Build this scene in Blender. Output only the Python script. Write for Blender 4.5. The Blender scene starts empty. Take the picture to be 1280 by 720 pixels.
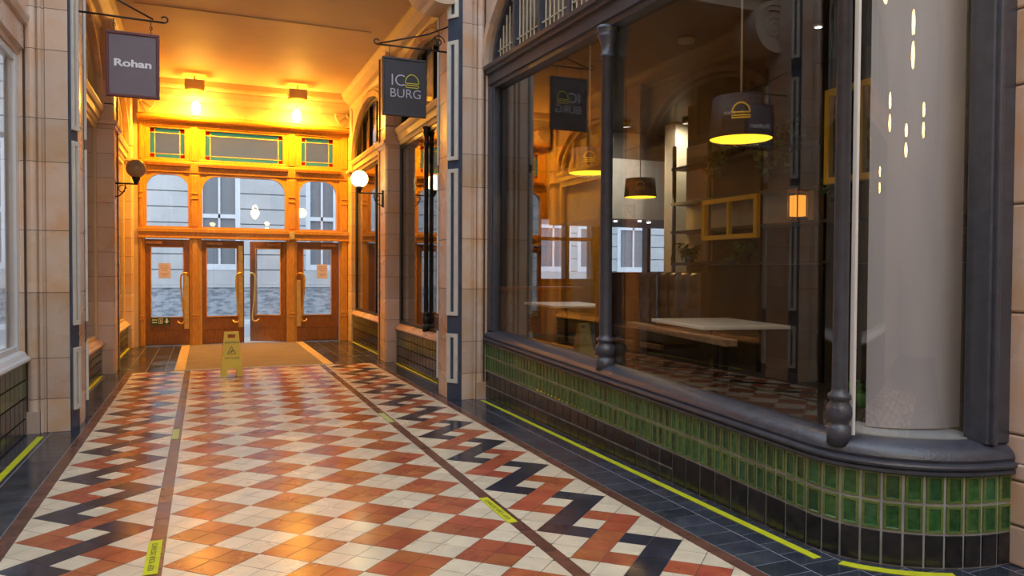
import bpy, bmesh, math, random
from mathutils import Vector, Matrix
random.seed(7)
D = bpy.data
COL = bpy.context.scene.collection
sc = bpy.context.scene
PI = math.pi
CX = 0.765                      # centre line of the arcade
YE = 16.2                       # plane of the timber entrance screen

# ------------------------------------------------------------------ materials
def new_mat(name):
    m = D.materials.new(name); m.use_nodes = True
    nt = m.node_tree; nt.nodes.clear()
    out = nt.nodes.new('ShaderNodeOutputMaterial')
    return m, nt, out

def pmat(name, col, rough=0.5, metal=0.0, var=0.0, island=0.0, col2=None, scale=6.0, bump=0.0,
         bscale=40.0, coat=0.0, spec=0.5, rvar=0.0, wood=False, stretch=(1, 1, 1), mixlo=0.35, mixhi=0.65, emis=None, estr=0.0):
    m, nt, out = new_mat(name); N = nt.nodes; L = nt.links
    b = N.new('ShaderNodeBsdfPrincipled'); L.new(b.outputs[0], out.inputs[0])
    b.inputs['Roughness'].default_value = rough; b.inputs['Metallic'].default_value = metal
    b.inputs['Specular IOR Level'].default_value = spec
    b.inputs['Coat Weight'].default_value = coat; b.inputs['Coat Roughness'].default_value = 0.08
    if emis: b.inputs['Emission Color'].default_value = (*emis, 1); b.inputs['Emission Strength'].default_value = estr
    tc = N.new('ShaderNodeTexCoord'); mp = N.new('ShaderNodeMapping'); L.new(tc.outputs['Object'], mp.inputs[0])
    mp.inputs['Scale'].default_value = stretch
    no = N.new('ShaderNodeTexNoise'); no.inputs['Scale'].default_value = scale; no.inputs['Detail'].default_value = 5
    L.new(mp.outputs[0], no.inputs['Vector'])
    rp = N.new('ShaderNodeMapRange'); L.new(no.outputs['Fac'], rp.inputs[0])
    rp.inputs[1].default_value = mixlo; rp.inputs[2].default_value = mixhi
    mx = N.new('ShaderNodeMix'); mx.data_type = 'RGBA'
    mx.inputs[6].default_value = (*col, 1)
    c2 = col2 if col2 else tuple(max(0, c * (1 - var)) for c in col)
    mx.inputs[7].default_value = (*c2, 1)
    L.new(rp.outputs[0], mx.inputs[0])
    src = mx.outputs[2]
    if island:
        g = N.new('ShaderNodeNewGeometry'); hs = N.new('ShaderNodeHueSaturation')
        r2 = N.new('ShaderNodeMapRange'); L.new(g.outputs['Random Per Island'], r2.inputs[0])
        r2.inputs[3].default_value = 1 - island; r2.inputs[4].default_value = 1 + island
        L.new(r2.outputs[0], hs.inputs['Value'])
        m3 = N.new('ShaderNodeMath'); m3.operation = 'MULTIPLY'; L.new(g.outputs['Random Per Island'], m3.inputs[0]); m3.inputs[1].default_value = 7.31
        m4 = N.new('ShaderNodeMath'); m4.operation = 'FRACT'; L.new(m3.outputs[0], m4.inputs[0])
        r3 = N.new('ShaderNodeMapRange'); L.new(m4.outputs[0], r3.inputs[0]); r3.inputs[3].default_value = 0.5 - island * 0.06; r3.inputs[4].default_value = 0.5 + island * 0.06
        L.new(r3.outputs[0], hs.inputs['Hue'])
        L.new(src, hs.inputs['Color']); src = hs.outputs[0]
    L.new(src, b.inputs['Base Color'])
    if rvar:
        n2 = N.new('ShaderNodeTexNoise'); n2.inputs['Scale'].default_value = 1.7; n2.inputs['Detail'].default_value = 6
        L.new(tc.outputs['Object'], n2.inputs['Vector'])
        r4 = N.new('ShaderNodeMapRange'); L.new(n2.outputs['Fac'], r4.inputs[0]); r4.inputs[1].default_value = .35; r4.inputs[2].default_value = .65
        r4.inputs[3].default_value = max(.03, rough - rvar); r4.inputs[4].default_value = rough + rvar; L.new(r4.outputs[0], b.inputs['Roughness'])
    if bump:
        bn = N.new('ShaderNodeTexNoise'); bn.inputs['Scale'].default_value = bscale; bn.inputs['Detail'].default_value = 3
        L.new(mp.outputs[0], bn.inputs['Vector'])
        bp = N.new('ShaderNodeBump'); bp.inputs['Strength'].default_value = bump; bp.inputs['Distance'].default_value = 0.01
        L.new(bn.outputs['Fac'], bp.inputs['Height']); L.new(bp.outputs[0], b.inputs['Normal'])
    return m

def glass_mat(name, tint=(1, 1, 1), ior=1.5, rough=0.0, wavy=0.0):
    m, nt, out = new_mat(name); N = nt.nodes; L = nt.links
    t = N.new('ShaderNodeBsdfTransparent'); t.inputs[0].default_value = (*tint, 1)
    g = N.new('ShaderNodeBsdfGlossy'); g.inputs['Roughness'].default_value = rough
    f = N.new('ShaderNodeFresnel'); ge = N.new('ShaderNodeNewGeometry')
    mr = N.new('ShaderNodeMapRange'); mr.inputs[3].default_value = ior; mr.inputs[4].default_value = 1 / ior   # same reflectance on both faces of the thin sheet
    L.new(ge.outputs['Backfacing'], mr.inputs[0]); L.new(mr.outputs[0], f.inputs[0])
    mx = N.new('ShaderNodeMixShader'); L.new(f.outputs[0], mx.inputs[0]); L.new(t.outputs[0], mx.inputs[1]); L.new(g.outputs[0], mx.inputs[2])
    L.new(mx.outputs[0], out.inputs[0])
    if wavy:
        tc = N.new('ShaderNodeTexCoord'); n = N.new('ShaderNodeTexNoise'); n.inputs['Scale'].default_value = 1.5; L.new(tc.outputs['Object'], n.inputs['Vector'])
        bp = N.new('ShaderNodeBump'); bp.inputs['Strength'].default_value = wavy; bp.inputs['Distance'].default_value = .02
        L.new(n.outputs['Fac'], bp.inputs['Height']); L.new(bp.outputs[0], g.inputs['Normal']); L.new(bp.outputs[0], f.inputs['Normal'])
    return m

def translucent_mat(name, col, t=.75, gloss=.06):
    m, nt, out = new_mat(name); N = nt.nodes; L = nt.links
    a = N.new('ShaderNodeBsdfTranslucent'); a.inputs[0].default_value = (*col, 1); b = N.new('ShaderNodeBsdfDiffuse'); b.inputs[0].default_value = (*col, 1)
    no = N.new('ShaderNodeTexNoise'); no.inputs['Scale'].default_value = 9
    m1 = N.new('ShaderNodeMixShader'); m1.inputs[0].default_value = t; L.new(b.outputs[0], m1.inputs[1]); L.new(a.outputs[0], m1.inputs[2])
    g = N.new('ShaderNodeBsdfGlossy'); g.inputs['Roughness'].default_value = .15
    bp = N.new('ShaderNodeBump'); bp.inputs['Strength'].default_value = .2; L.new(no.outputs['Fac'], bp.inputs['Height']); L.new(bp.outputs[0], g.inputs['Normal'])
    m2 = N.new('ShaderNodeMixShader'); m2.inputs[0].default_value = gloss; L.new(m1.outputs[0], m2.inputs[1]); L.new(g.outputs[0], m2.inputs[2]); L.new(m2.outputs[0], out.inputs[0]); return m
def emis_mat(name, col, s):
    m, nt, out = new_mat(name); e = nt.nodes.new('ShaderNodeEmission')
    e.inputs[0].default_value = (*col, 1); e.inputs[1].default_value = s; nt.links.new(e.outputs[0], out.inputs[0]); return m

M = {}
def setup_materials():
    M['white_tile'] = pmat('white_tile', (.70, .62, .47), .27, var=.12, island=.07, rvar=.1, bump=.12, bscale=3, scale=9)
    M['red_tile'] = pmat('red_tile', (.42, .115, .05), .25, col2=(.33, .08, .04), island=.16, rvar=.1, bump=.12, bscale=3, scale=9)
    M['blue_tile'] = pmat('blue_tile', (.035, .038, .06), .2, var=.35, island=.2, rvar=.1, bump=.12, bscale=3, scale=9)
    M['brown_tile'] = pmat('brown_tile', (.15, .065, .05), .25, var=.3, island=.12, rvar=.08, scale=9)
    M['grout'] = pmat('grout', (.10, .08, .075), .6, var=.3)
    M['grout_light'] = pmat('grout_light', (.40, .40, .41), .6, var=.3)
    M['border_tile'] = pmat('border_tile', (.028, .036, .055), .18, col2=(.05, .06, .08), island=.25, rvar=.1, bump=.15, bscale=4, scale=7)
    M['grout_blue'] = pmat('grout_blue', (.30, .33, .38), .5, var=.3)
    M['faience'] = pmat('faience', (.64, .49, .40), .3, col2=(.62, .37, .22), island=.13, scale=2.6, bump=.25, bscale=9, rvar=.08, mixlo=.42, mixhi=.66)
    M['faience_plain'] = pmat('faience_plain', (.60, .48, .37), .35, col2=(.54, .38, .25), scale=1.6, bump=.15, bscale=8, mixlo=.4, mixhi=.8)
    M['joint'] = pmat('joint', (.16, .11, .08), .7, var=.3)
    M['navy_glaze'] = pmat('navy_glaze', (.045, .062, .10), .22, col2=(.06, .085, .13), scale=8)
    M['white_glaze'] = pmat('white_glaze', (.72, .68, .60), .25, var=.12, scale=8)
    M['green_edge'] = pmat('green_edge', (.095, .155, .035), .14, col2=(.14, .19, .05), island=.2, scale=30, bump=.3, bscale=30, coat=.3)
    M['green_mid'] = pmat('green_mid', (.014, .075, .020), .14, col2=(.04, .13, .035), island=.45, scale=22, bump=.4, bscale=26, coat=.3)
    M['green_dull'] = pmat('green_dull', (.03, .05, .015), .16, col2=(.07, .09, .02), island=.35, scale=10, bump=.3, bscale=26)
    M['black_tile'] = pmat('black_tile', (.014, .014, .017), .2, col2=(.03, .027, .03), island=.3, scale=10, bump=.3, bscale=18)
    M['navy_paint'] = pmat('navy_paint', (.040, .044, .062), .34, spec=.7, col2=(.055, .06, .085), scale=14, bump=.25, bscale=60)
    M['black_paint'] = pmat('black_paint', (.012, .011, .012), .35, var=.3, bump=.2, bscale=60)
    M['white_paint'] = pmat('white_paint', (.72, .73, .74), .35, var=.06, bump=.05)
    M['cream_paint'] = pmat('cream_paint', (.68, .52, .30), .5, var=.1, bump=.08, bscale=20)
    M['ceiling_paint'] = pmat('ceiling_paint', (.68, .52, .33), .62, col2=(.60, .44, .27), scale=.9, bump=.05, bscale=5, spec=.25)
    M['oak'] = pmat('oak', (.62, .33, .06), .38, col2=(.50, .24, .04), scale=9, stretch=(6, 6, .8), bump=.1, bscale=30, coat=.3)
    M['oak_shaded'] = pmat('oak_shaded', (.29, .115, .028), .33, col2=(.20, .07, .018), scale=9, stretch=(5, 5, .8), bump=.1, bscale=30, coat=.3)  # dimmer light on the doors put into a darker copy of the oak
    M['brown_wood'] = pmat('brown_wood', (.20, .11, .06), .45, col2=(.11, .055, .03), scale=9, stretch=(2, 6, 6), bump=.1)
    M['bench_wood'] = pmat('bench_wood', (.34, .22, .14), .5, col2=(.22, .13, .08), scale=6, stretch=(6, 1, 6))
    M['brass'] = pmat('brass', (.88, .60, .20), .38, metal=1, var=.2, scale=12, bump=.06)
    M['yellow_tape'] = pmat('yellow_tape', (.62, .66, .02), .5, var=.15, scale=12)
    M['faded_tape'] = pmat('faded_tape', (.42, .55, .22), .5, var=.15, scale=12)
    M['mat_border'] = pmat('mat_border', (.62, .46, .16), .55, col2=(.5, .36, .14), scale=6)
    M['coir'] = pmat('coir', (.20, .165, .15), .9, col2=(.30, .25, .22), scale=5, stretch=(.3, 3, 1), bump=.4, bscale=120, spec=.2)
    M['maroon'] = pmat('maroon', (.13, .025, .03), .35, var=.2)
    M['sign_grey'] = pmat('sign_grey', (.17, .135, .16), .5, var=.08)
    M['sign_dark'] = pmat('sign_dark', (.038, .036, .045), .42, var=.15)
    M['letter_white'] = pmat('letter_white', (.8, .8, .82), .4)
    M['letter_lilac'] = pmat('letter_lilac', (.50, .48, .58), .4)
    M['letter_yellow'] = pmat('letter_yellow', (.72, .68, .05), .4)
    M['iron'] = pmat('iron', (.02, .017, .016), .45, metal=.3, bump=.2)
    M['sign_yellow'] = pmat('sign_yellow', (.88, .62, .02), .38, var=.12, scale=5)
    M['print_dark'] = pmat('print_dark', (.06, .05, .03), .6)
    M['paper'] = translucent_mat('paper', (.92, .74, .58), .7, 0)
    M['paper_print'] = pmat('paper_print', (.62, .36, .22), .7)
    M['exit_green'] = pmat('exit_green', (.01, .10, .05), .4)
    M['shop_glass'] = glass_mat('shop_glass', (.97, .98, .98), 1.70)
    M['mirror_glass'] = glass_mat('mirror_glass', (.85, .86, .86), 2.3)
    M['clear_glass'] = glass_mat('clear_glass', (.98, .98, .98), 1.5)
    M['glass_green'] = translucent_mat('glass_green', (.26, .60, .44), .95, .02)
    M['glass_red'] = translucent_mat('glass_red', (.50, .04, .02), .85, .03)
    M['glass_grey'] = translucent_mat('glass_grey', (.44, .46, .43), .96, .03)
    M['globe_lit'] = emis_mat('globe_lit', (1, .80, .38), 9)
    M['globe_off'] = pmat('globe_off', (.42, .27, .15), .25, var=.05)
    M['lantern_light'] = emis_mat('lantern_light', (1, .62, .18), 22)
    M['bulb'] = emis_mat('bulb', (1, .72, .25), 30)
    M['stone'] = pmat('stone', (.43, .43, .42), .75, col2=(.37, .37, .37), scale=1.5, island=.04, bump=.2, bscale=15)
    M['stone_joint'] = pmat('stone_joint', (.16, .17, .18), .85)
    M['rubble'] = pmat('rubble', (.33, .35, .37), .8, col2=(.15, .17, .19), scale=5, bump=.6, bscale=9, stretch=(1, 1, 3.2), mixlo=.42, mixhi=.62)
    M['asphalt'] = pmat('asphalt', (.30, .33, .36), .35, var=.2, bump=.3, bscale=60)
    M['kerb'] = pmat('kerb', (.58, .60, .62), .6, var=.1)
    M['blue_curtain'] = pmat('blue_curtain', (.26, .35, .48), .7, col2=(.38, .45, .54), scale=1.2, stretch=(6, 1, .4))
    M['dark_pane'] = pmat('dark_pane', (.05, .055, .065), .1, var=.3)
    M['leather'] = pmat('leather', (.052, .042, .040), .33, col2=(.08, .055, .045), scale=5, bump=.12, bscale=30)
    M['leather_brown'] = pmat('leather_brown', (.11, .05, .028), .4, col2=(.07, .032, .02), scale=4, bump=.1)
    M['table_white'] = pmat('table_white', (.86, .87, .88), .3, var=.03)
    M['interior_dark'] = pmat('interior_dark', (.045, .038, .034), .6, col2=(.07, .055, .045), scale=2)
    M['fan_backing'] = pmat('fan_backing', (.40, .30, .28), .6, col2=(.20, .13, .12), scale=4)
    M['interior_brown'] = pmat('interior_brown', (.055, .042, .034), .65, col2=(.035, .027, .022), scale=2.5)
    M['interior_cream'] = pmat('interior_cream', (.52, .45, .31), .6, var=.1)
    M['interior_grey'] = pmat('interior_grey', (.42, .40, .37), .5, var=.1)
    M['panel_grey'] = pmat('panel_grey', (.38, .37, .41), .7, col2=(.46, .435, .46), scale=1.6, stretch=(2.2, 2.2, .5), bump=.08, bscale=6)
    M['ledge_grey'] = pmat('ledge_grey', (.42, .44, .46), .5, var=.15)
    M['shade_outer'] = pmat('shade_outer', (.05, .038, .042), .6, var=.15, scale=10)
    M['shade_brown'] = pmat('shade_brown', (.10, .035, .018), .6, var=.3, scale=10)
    M['shade_inner'] = emis_mat('shade_inner', (1, .52, .02), 1.5)
    M['yellow_frame'] = pmat('yellow_frame', (.92, .58, .03), .4, var=.1)
    M['leaf'] = pmat('leaf', (.05, .10, .028), .5, col2=(.08, .14, .035), island=.4, scale=20)
    M['leaf_bright'] = pmat('leaf_bright', (.10, .26, .03), .5, island=.3)
    M['pot_dark'] = pmat('pot_dark', (.03, .025, .022), .5)
    M['pot_green'] = pmat('pot_green', (.10, .30, .03), .4)
    M['pot_orange'] = pmat('pot_orange', (.40, .16, .03), .5)
    M['lantern_glow'] = emis_mat('lantern_glow', (1, .36, .04), .7)
    M['cord'] = pmat('cord', (.55, .42, .28), .6)
    M['spot_glow'] = emis_mat('spot_glow', (1, .93, .85), 12)
    M['blind'] = pmat('blind', (.33, .33, .30), .75, var=.06, scale=2)
    M['blind_cream'] = pmat('blind_cream', (.62, .52, .36), .75, var=.08, scale=2)
    M['copper'] = pmat('copper', (.42, .20, .10), .4, metal=.8, var=.2)

setup_materials()

# ------------------------------------------------------------------ mesh helper
class MB:
    def __init__(s, tf=None): s.v = []; s.f = []; s.m = []; s.s = []; s.mats = []; s.tf = tf
    def mi(s, m):
        if m not in s.mats: s.mats.append(m)
        return s.mats.index(m)
    def add(s, vs, fs, m, smooth=False):
        o = len(s.v); s.v += [tuple(v) for v in vs]; k = s.mi(m)
        for f in fs: s.f.append([i + o for i in f]); s.m.append(k); s.s.append(smooth)
        return s
    def box(s, a, b, m, mtx=None):
        x0, x1 = sorted((a[0], b[0])); y0, y1 = sorted((a[1], b[1])); z0, z1 = sorted((a[2], b[2]))
        vs = [(x0, y0, z0), (x1, y0, z0), (x1, y1, z0), (x0, y1, z0), (x0, y0, z1), (x1, y0, z1), (x1, y1, z1), (x0, y1, z1)]
        if mtx: vs = [mtx @ Vector(v) for v in vs]
        return s.add(vs, [(0, 3, 2, 1), (4, 5, 6, 7), (0, 1, 5, 4), (1, 2, 6, 5), (2, 3, 7, 6), (3, 0, 4, 7)], m)
    def prism(s, poly, a, b, m, fn):
        """poly of 2D points, extruded a..b; fn(p, q, h) gives the 3D point"""
        n = len(poly); vs = [fn(p[0], p[1], a) for p in poly] + [fn(p[0], p[1], b) for p in poly]
        fs = [tuple(range(n - 1, -1, -1)), tuple(range(n, 2 * n))] + [(i, (i + 1) % n, n + (i + 1) % n, n + i) for i in range(n)]
        return s.add(vs, fs, m)
    def tube(s, pts, r, m, n=10, closed=False, cap=True):
        P = [Vector(p) for p in pts]; R = r if isinstance(r, (list, tuple)) else [r] * len(P); vs = []; fs = []
        K = len(P); up = None
        for i, p in enumerate(P):
            if closed: t = P[(i + 1) % K] - P[i - 1]
            else: t = P[min(i + 1, K - 1)] - P[max(i - 1, 0)]
            t.normalize()
            if up is None:
                up = Vector((0, 0, 1)) if abs(t.z) < .9 else Vector((1, 0, 0))
            a = t.cross(up).normalized(); b = a.cross(t).normalized(); up = b
            for k in range(n):
                q = 2 * PI * k / n; vs.append(p + (a * math.cos(q) + b * math.sin(q)) * R[i])
        for i in range(K if closed else K - 1):
            j = (i + 1) % K
            for k in range(n): fs.append((i * n + k, i * n + (k + 1) % n, j * n + (k + 1) % n, j * n + k))
        s.add(vs, fs, m, True)
        if cap and not closed: 
            o = len(s.v) - len(vs); k = s.mi(m)
            s.f.append([o + i for i in range(n)][::-1]); s.m.append(k); s.s.append(False)
            s.f.append([o + (K - 1) * n + i for i in range(n)]); s.m.append(k); s.s.append(False)
        return s
    def lathe(s, prof, c, m, n=24, smooth=True, close=True):
        vs = []; fs = []
        for r, z in prof:
            for k in range(n):
                q = 2 * PI * k / n; vs.append((c[0] + r * math.cos(q), c[1] + r * math.sin(q), c[2] + z))
        K = len(prof)
        for i in range(K - 1):
            for k in range(n): fs.append((i * n + k, i * n + (k + 1) % n, (i + 1) * n + (k + 1) % n, (i + 1) * n + k))
        if close: fs.append(tuple(range(n - 1, -1, -1))); fs.append(tuple((K - 1) * n + i for i in range(n)))
        return s.add(vs, fs, m, smooth)
    def sphere(s, c, r, m, n=24, k=14, sz=1.0):
        return s.lathe([(max(1e-4, r * math.sin(PI * i / k)), -r * sz * math.cos(PI * i / k)) for i in range(k + 1)], c, m, n)
    def sweep(s, path, prof, m, smooth=False, closed=True, fn=None):
        """path: 2D points in plan (x,y); prof: (offset to the left of travel, z)"""
        P = [Vector(p) for p in path]; vs = []; K = len(P); n = len(prof)
        for i, p in enumerate(P):
            if i == 0: t = P[1] - P[0]
            elif i == K - 1: t = P[-1] - P[-2]
            else: t = (P[i + 1] - P[i]).normalized() + (P[i] - P[i - 1]).normalized()
            t.normalize(); nn = Vector((-t.y, t.x))
            if 0 < i < K - 1:
                c = nn.dot(Vector((-(P[i + 1] - P[i]).normalized().y, (P[i + 1] - P[i]).normalized().x))); nn = nn / max(.3, c)
            for o, z in prof: vs.append((p.x + nn.x * o, p.y + nn.y * o, z))
        fs = []
        for i in range(K - 1):
            for k in range(n if closed else n - 1):
                k2 = (k + 1) % n; fs.append((i * n + k, i * n + k2, (i + 1) * n + k2, (i + 1) * n + k))
        if closed: fs.append(tuple(range(n))); fs.append(tuple((K - 1) * n + i for i in range(n - 1, -1, -1)))
        return s.add(vs, fs, m, smooth)
    def build(s, name, parent=None, bevel=0, origin=None, weighted=False):
        me = D.meshes.new(name); vs = [Vector(v) for v in s.v]
        if s.tf: vs = [Vector(s.tf(v)) for v in vs]
        if parent is not None: o0 = parent.matrix_basis.translation.copy() if parent.parent is None else world_loc(parent)
        else: o0 = Vector((0, 0, 0))
        loc = Vector(origin) if origin else (Vector((0, 0, 0)) if parent is not None else None)
        if parent is not None:
            vs = [v - o0 for v in vs]; loc = Vector((0, 0, 0))
        elif origin:
            vs = [v - Vector(origin) for v in vs]
        me.from_pydata(vs, [], s.f)
        for m in s.mats: me.materials.append(M[m])
        me.polygons.foreach_set('material_index', s.m); me.polygons.foreach_set('use_smooth', s.s)
        bm = bmesh.new(); bm.from_mesh(me); bmesh.ops.recalc_face_normals(bm, faces=bm.faces); bm.to_mesh(me); bm.free()
        me.update()
        o = D.objects.new(name, me); COL.objects.link(o)
        if loc is not None: o.location = loc
        if parent is not None: o.parent = parent
        if bevel:
            b = o.modifiers.new('bevel', 'BEVEL'); b.width = bevel; b.segments = 2; b.limit_method = 'ANGLE'; b.angle_limit = .6
        return o

def world_loc(o):
    p = Vector((0, 0, 0))
    while o is not None: p = p + o.location; o = o.parent
    return p
def tag(o, label=None, cat=None, group=None, kind=None):
    if label: o['label'] = label
    if cat: o['category'] = cat
    if group: o['group'] = group
    if kind: o['kind'] = kind
    return o
def empty(name, loc=(0, 0, 0), **k):
    o = D.objects.new(name, None); COL.objects.link(o); o.location = loc; o.empty_display_size = .1; return tag(o, **k)
def light(name, kind, loc, energy, col, **k):
    l = D.lights.new(name, kind); l.energy = energy; l.color = col
    o = D.objects.new(name, l); COL.objects.link(o); o.location = loc
    for a, v in k.items():
        if a == 'rot': o.rotation_euler = v
        else: setattr(l, a, v)
    return o
mirx = lambda v: (2 * CX - v[0], v[1], v[2])
ident = lambda v: v
rise = lambda v: (v[0], v[1], v[2] + .033 * (max(v[1], 2.4) - 3.2) * max(0, min(1, v[2] / .22)))   # the shopfront is level, the floor falls away from the camera
def arc(cx, cz, a, b, t0, t1, n):
    return [(cx + a * math.cos(t0 + (t1 - t0) * i / n), cz + b * math.sin(t0 + (t1 - t0) * i / n)) for i in range(n + 1)]
FX = lambda x: (lambda p, q, h: (h, p, q))       # poly in (y,z), extruded along x
FXYZ = lambda p, q, h: (h, p, q)
FYZ = lambda p, q, h: (p, h, q)                  # poly in (x,z), extruded along y
FZ = lambda p, q, h: (p, q, h)                   # poly in plan, extruded up

# ------------------------------------------------------------------ FLOOR
def clip(poly, ax, val, keep_less):
    out = []
    for i in range(len(poly)):
        a, b = poly[i], poly[(i + 1) % len(poly)]
        ia = (a[ax] <= val) == keep_less or abs(a[ax] - val) < 1e-9; ib = (b[ax] <= val) == keep_less or abs(b[ax] - val) < 1e-9
        if ia: out.append(a)
        if ia != ib:
            t = (val - a[ax]) / (b[ax] - a[ax]); out.append((a[0] + t * (b[0] - a[0]), a[1] + t * (b[1] - a[1])))
    return out
XB = [-1.06, -.975, -.283, -.205, 1.675, 1.755, 2.495, 2.58]     # bounds of brown lines and strips
YF0, YF1 = -3.0, 12.07
d = .4675; dy = .4375; q = d / 4; qy = dy / 4; x0c, y0c = .028, 4.125
fl = MB(); GAP = .007
fl.add([(-1.56, -8, -.0014), (4.6, -8, -.0014), (4.6, 16.3, -.0014), (-1.56, 16.3, -.0014)], [(0, 1, 2, 3)], 'grout')
def tile(poly, m, z=0.0, gk=1.0):
    if len(poly) < 3: return
    cx = sum(p[0] for p in poly) / len(poly); cy = sum(p[1] for p in poly) / len(poly)
    ar = abs(sum(poly[i][0] * poly[(i + 1) % len(poly)][1] - poly[(i + 1) % len(poly)][0] * poly[i][1] for i in range(len(poly)))) / 2
    if ar < 3e-4: return
    k = 1 - GAP * gk * .5 / math.sqrt(ar) * 1.2
    ax, ay = random.uniform(-.0022, .0022), random.uniform(-.0022, .0022)
    vs = [(cx + (p[0] - cx) * k, cy + (p[1] - cy) * k, z + (p[0] - cx) * ax + (p[1] - cy) * ay) for p in poly]
    n = len(vs); vb = [(a, b, -.01) for a, b, c in vs]
    fl.add(vs + vb, [tuple(range(n))] + [(i, (i + 1) % n, n + (i + 1) % n, n + i) for i in range(n)], m)
def strip_tiles(xa, xb, colour, ox, oy):
    # tiles are squares on the diagonal; integer coords (u=x+y, v=x-y) in steps of 2 q
    for a in range(-160, 160):
        for b in range(-160, 160):
            u, v = 2 * a + 1, 2 * b + 1
            x = ox + (u + v) / 2 * q; y = oy + (u - v) / 2 * qy
            if x < xa - q or x > xb + q or y < YF0 - qy or y > YF1 + qy: continue
            p = [(x - q, y), (x, y - qy), (x + q, y), (x, y + qy)]
            for ax, val, kl in ((0, xa, False), (0, xb, True), (1, YF1, True), (1, YF0, False)): p = clip(p, ax, val, kl)
            tile(p, colour(u, v))
# centre field: 2 x 2 tile diamonds, red and white
def centre_colour(u, v):
    i = math.floor((u + 2) / 4); j = math.floor((v + 2) / 4)
    return 'red_tile' if (i + j) % 2 == 0 else 'white_tile'
strip_tiles(XB[3], XB[4], centre_colour, x0c, y0c)
def zig(u, v):
    # u=x+y, v=x-y measured from a left tip of a blue band at (0,0)
    for n in range(-30, 30):
        U, V = u - 4 * n, v + 4 * n
        if (0 < V < 2 and 0 < U < 10) or (0 < U < 2 and 0 < V < 4) or (8 < U < 10 and -2 < V < 2):
            return 'blue_tile' if n % 2 == 0 else 'red_tile'
    return 'white_tile'
strip_tiles(XB[5], XB[6], zig, XB[5] + .012, y0c - .5 * dy)
strip_tiles(XB[1], XB[2], zig, XB[1] + .005, y0c + .5 * dy)
for xa, xb in ((XB[0], XB[1]), (XB[2], XB[3]), (XB[4], XB[5]), (XB[6], XB[7])):
    y = YF0
    while y < YF1:
        tile([(xa, y), (xb, y), (xb, min(y + .165, YF1)), (xa, min(y + .165, YF1))], 'brown_tile'); y += .165
def border(x0, x1, y0, y1, step=.155, w=.236, anchor=None):
    fl.add([(x0, y0, -.0008), (x1, y0, -.0008), (x1, y1, -.0008), (x0, y1, -.0008)], [(0, 1, 2, 3)], 'grout_blue')
    y = y0; 
    cols = []
    x = x0
    while x < x1 - .02: cols.append((x, min(x + w, x1))); x += w
    for ci, (a, b) in enumerate(cols):
        y = y0 - (step / 2 if ci % 2 else 0)
        while y < y1:
            p = clip([(a, y), (b, y), (b, y + step), (a, y + step)], 1, y1, True); p = clip(p, 1, y0, False)
            tile(p, 'border_tile', .0003, 1.5); y += step
border(XB[7], 3.06, 2.4, YF1, w=.24)
border(XB[7], 4.6, YF0, 2.4, w=.24)
border(3.06, 3.9, 2.4, 3.2)
border(-1.56, XB[0], YF0, YF1, w=.25)
# entrance end: dark tiles around the mat well
border(-1.56, -.43, YF1 + .02, 16.18, w=.25, step=.25)
border(1.90, 3.1, YF1 + .02, 16.18, w=.25, step=.25)
floor = fl.build('floor'); tag(floor, kind='structure')

st = MB()
st.box((-30, 16.62, -.25), (40, 22.3, -.03), 'asphalt')
st.box((-30, 16.32, -.2), (40, 17.4, -.008), 'stone')
st.box((-30, 22.3, -.2), (40, 22.5, .09), 'kerb')
st.box((-30, 22.5, -.2), (40, 24.2, .08), 'asphalt')
tag(st.build('street'), kind='structure')

# entrance mat
mt = MB(); mt.box((-.275, 12.13, -.008), (1.745, 16.12, .006), 'coir'); mat_o = mt.build('coir', empty('entrance_mat', (.73, 14, 0), label='brown entrance mat between two yellow strips before the doors', cat='doormat'))
mat_o.name = 'mat_field'
par = mat_o.parent
for xa, xb, in ((-.425, -.28), (1.75, 1.895)):
    b = MB(); b.box((xa, 12.10, -.008), (xb, 16.12, .009), 'mat_border'); b.build('yellow_strip', par)
b = MB(); b.box((-.425, 12.08, -.008), (1.895, 12.125, .008), 'kerb'); b.build('edge_trim', par)

# ------------------------------------------------------------------ floor tapes and stickers
def tape(poly, label, m='yellow_tape', grp=None):
    b = MB(); b.prism(poly, .0012, .0035, m, FZ); o = b.build('floor_tape', origin=None)
    return tag(o, label, 'tape', grp)
tape([(2.945, 2.98), (2.998, 2.98), (2.995, 8.12), (2.95, 8.12)], 'long yellow tape on the dark floor along the green tiled riser')
def offpath(o):
    P = [(3.05 - o, 3.15)] + [(3.85 - (.8 + o) * math.cos(t), 3.15 - (.6 + o) * math.sin(t)) for t in [i * PI / 2 / 16 for i in range(1, 17)]]
    return P
p1 = offpath(.05)[4:12]; p2 = offpath(.11)[4:12]
tape(p1 + p2[::-1], 'short yellow tape on the floor around the curved corner of the green riser')
tape([(-1.39, 5.2), (-1.34, 5.2), (-1.34, 7.74), (-1.39, 7.74)], 'yellow tape on the dark floor beside the white-framed window at left')
tape([(2.85, 9.0), (2.885, 9.0), (2.885, 11.95), (2.85, 11.95)], 'yellow tape along the riser under the thin black column')
tape([(2.85, 13.0), (2.885, 13.0), (2.885, 15.85), (2.85, 15.85)], 'yellow tape on the floor at the right, nearest the doors')
tape([(-1.37, 9.3), (-1.33, 9.3), (-1.33, 11.9), (-1.37, 11.9)], 'yellow tape along the left riser between the two left pilasters')
tape([(-1.39, 13.4), (-1.33, 13.4), (-1.33, 16.05), (-1.39, 16.05)], 'yellow tape on the floor at the left, nearest the doors')
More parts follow.
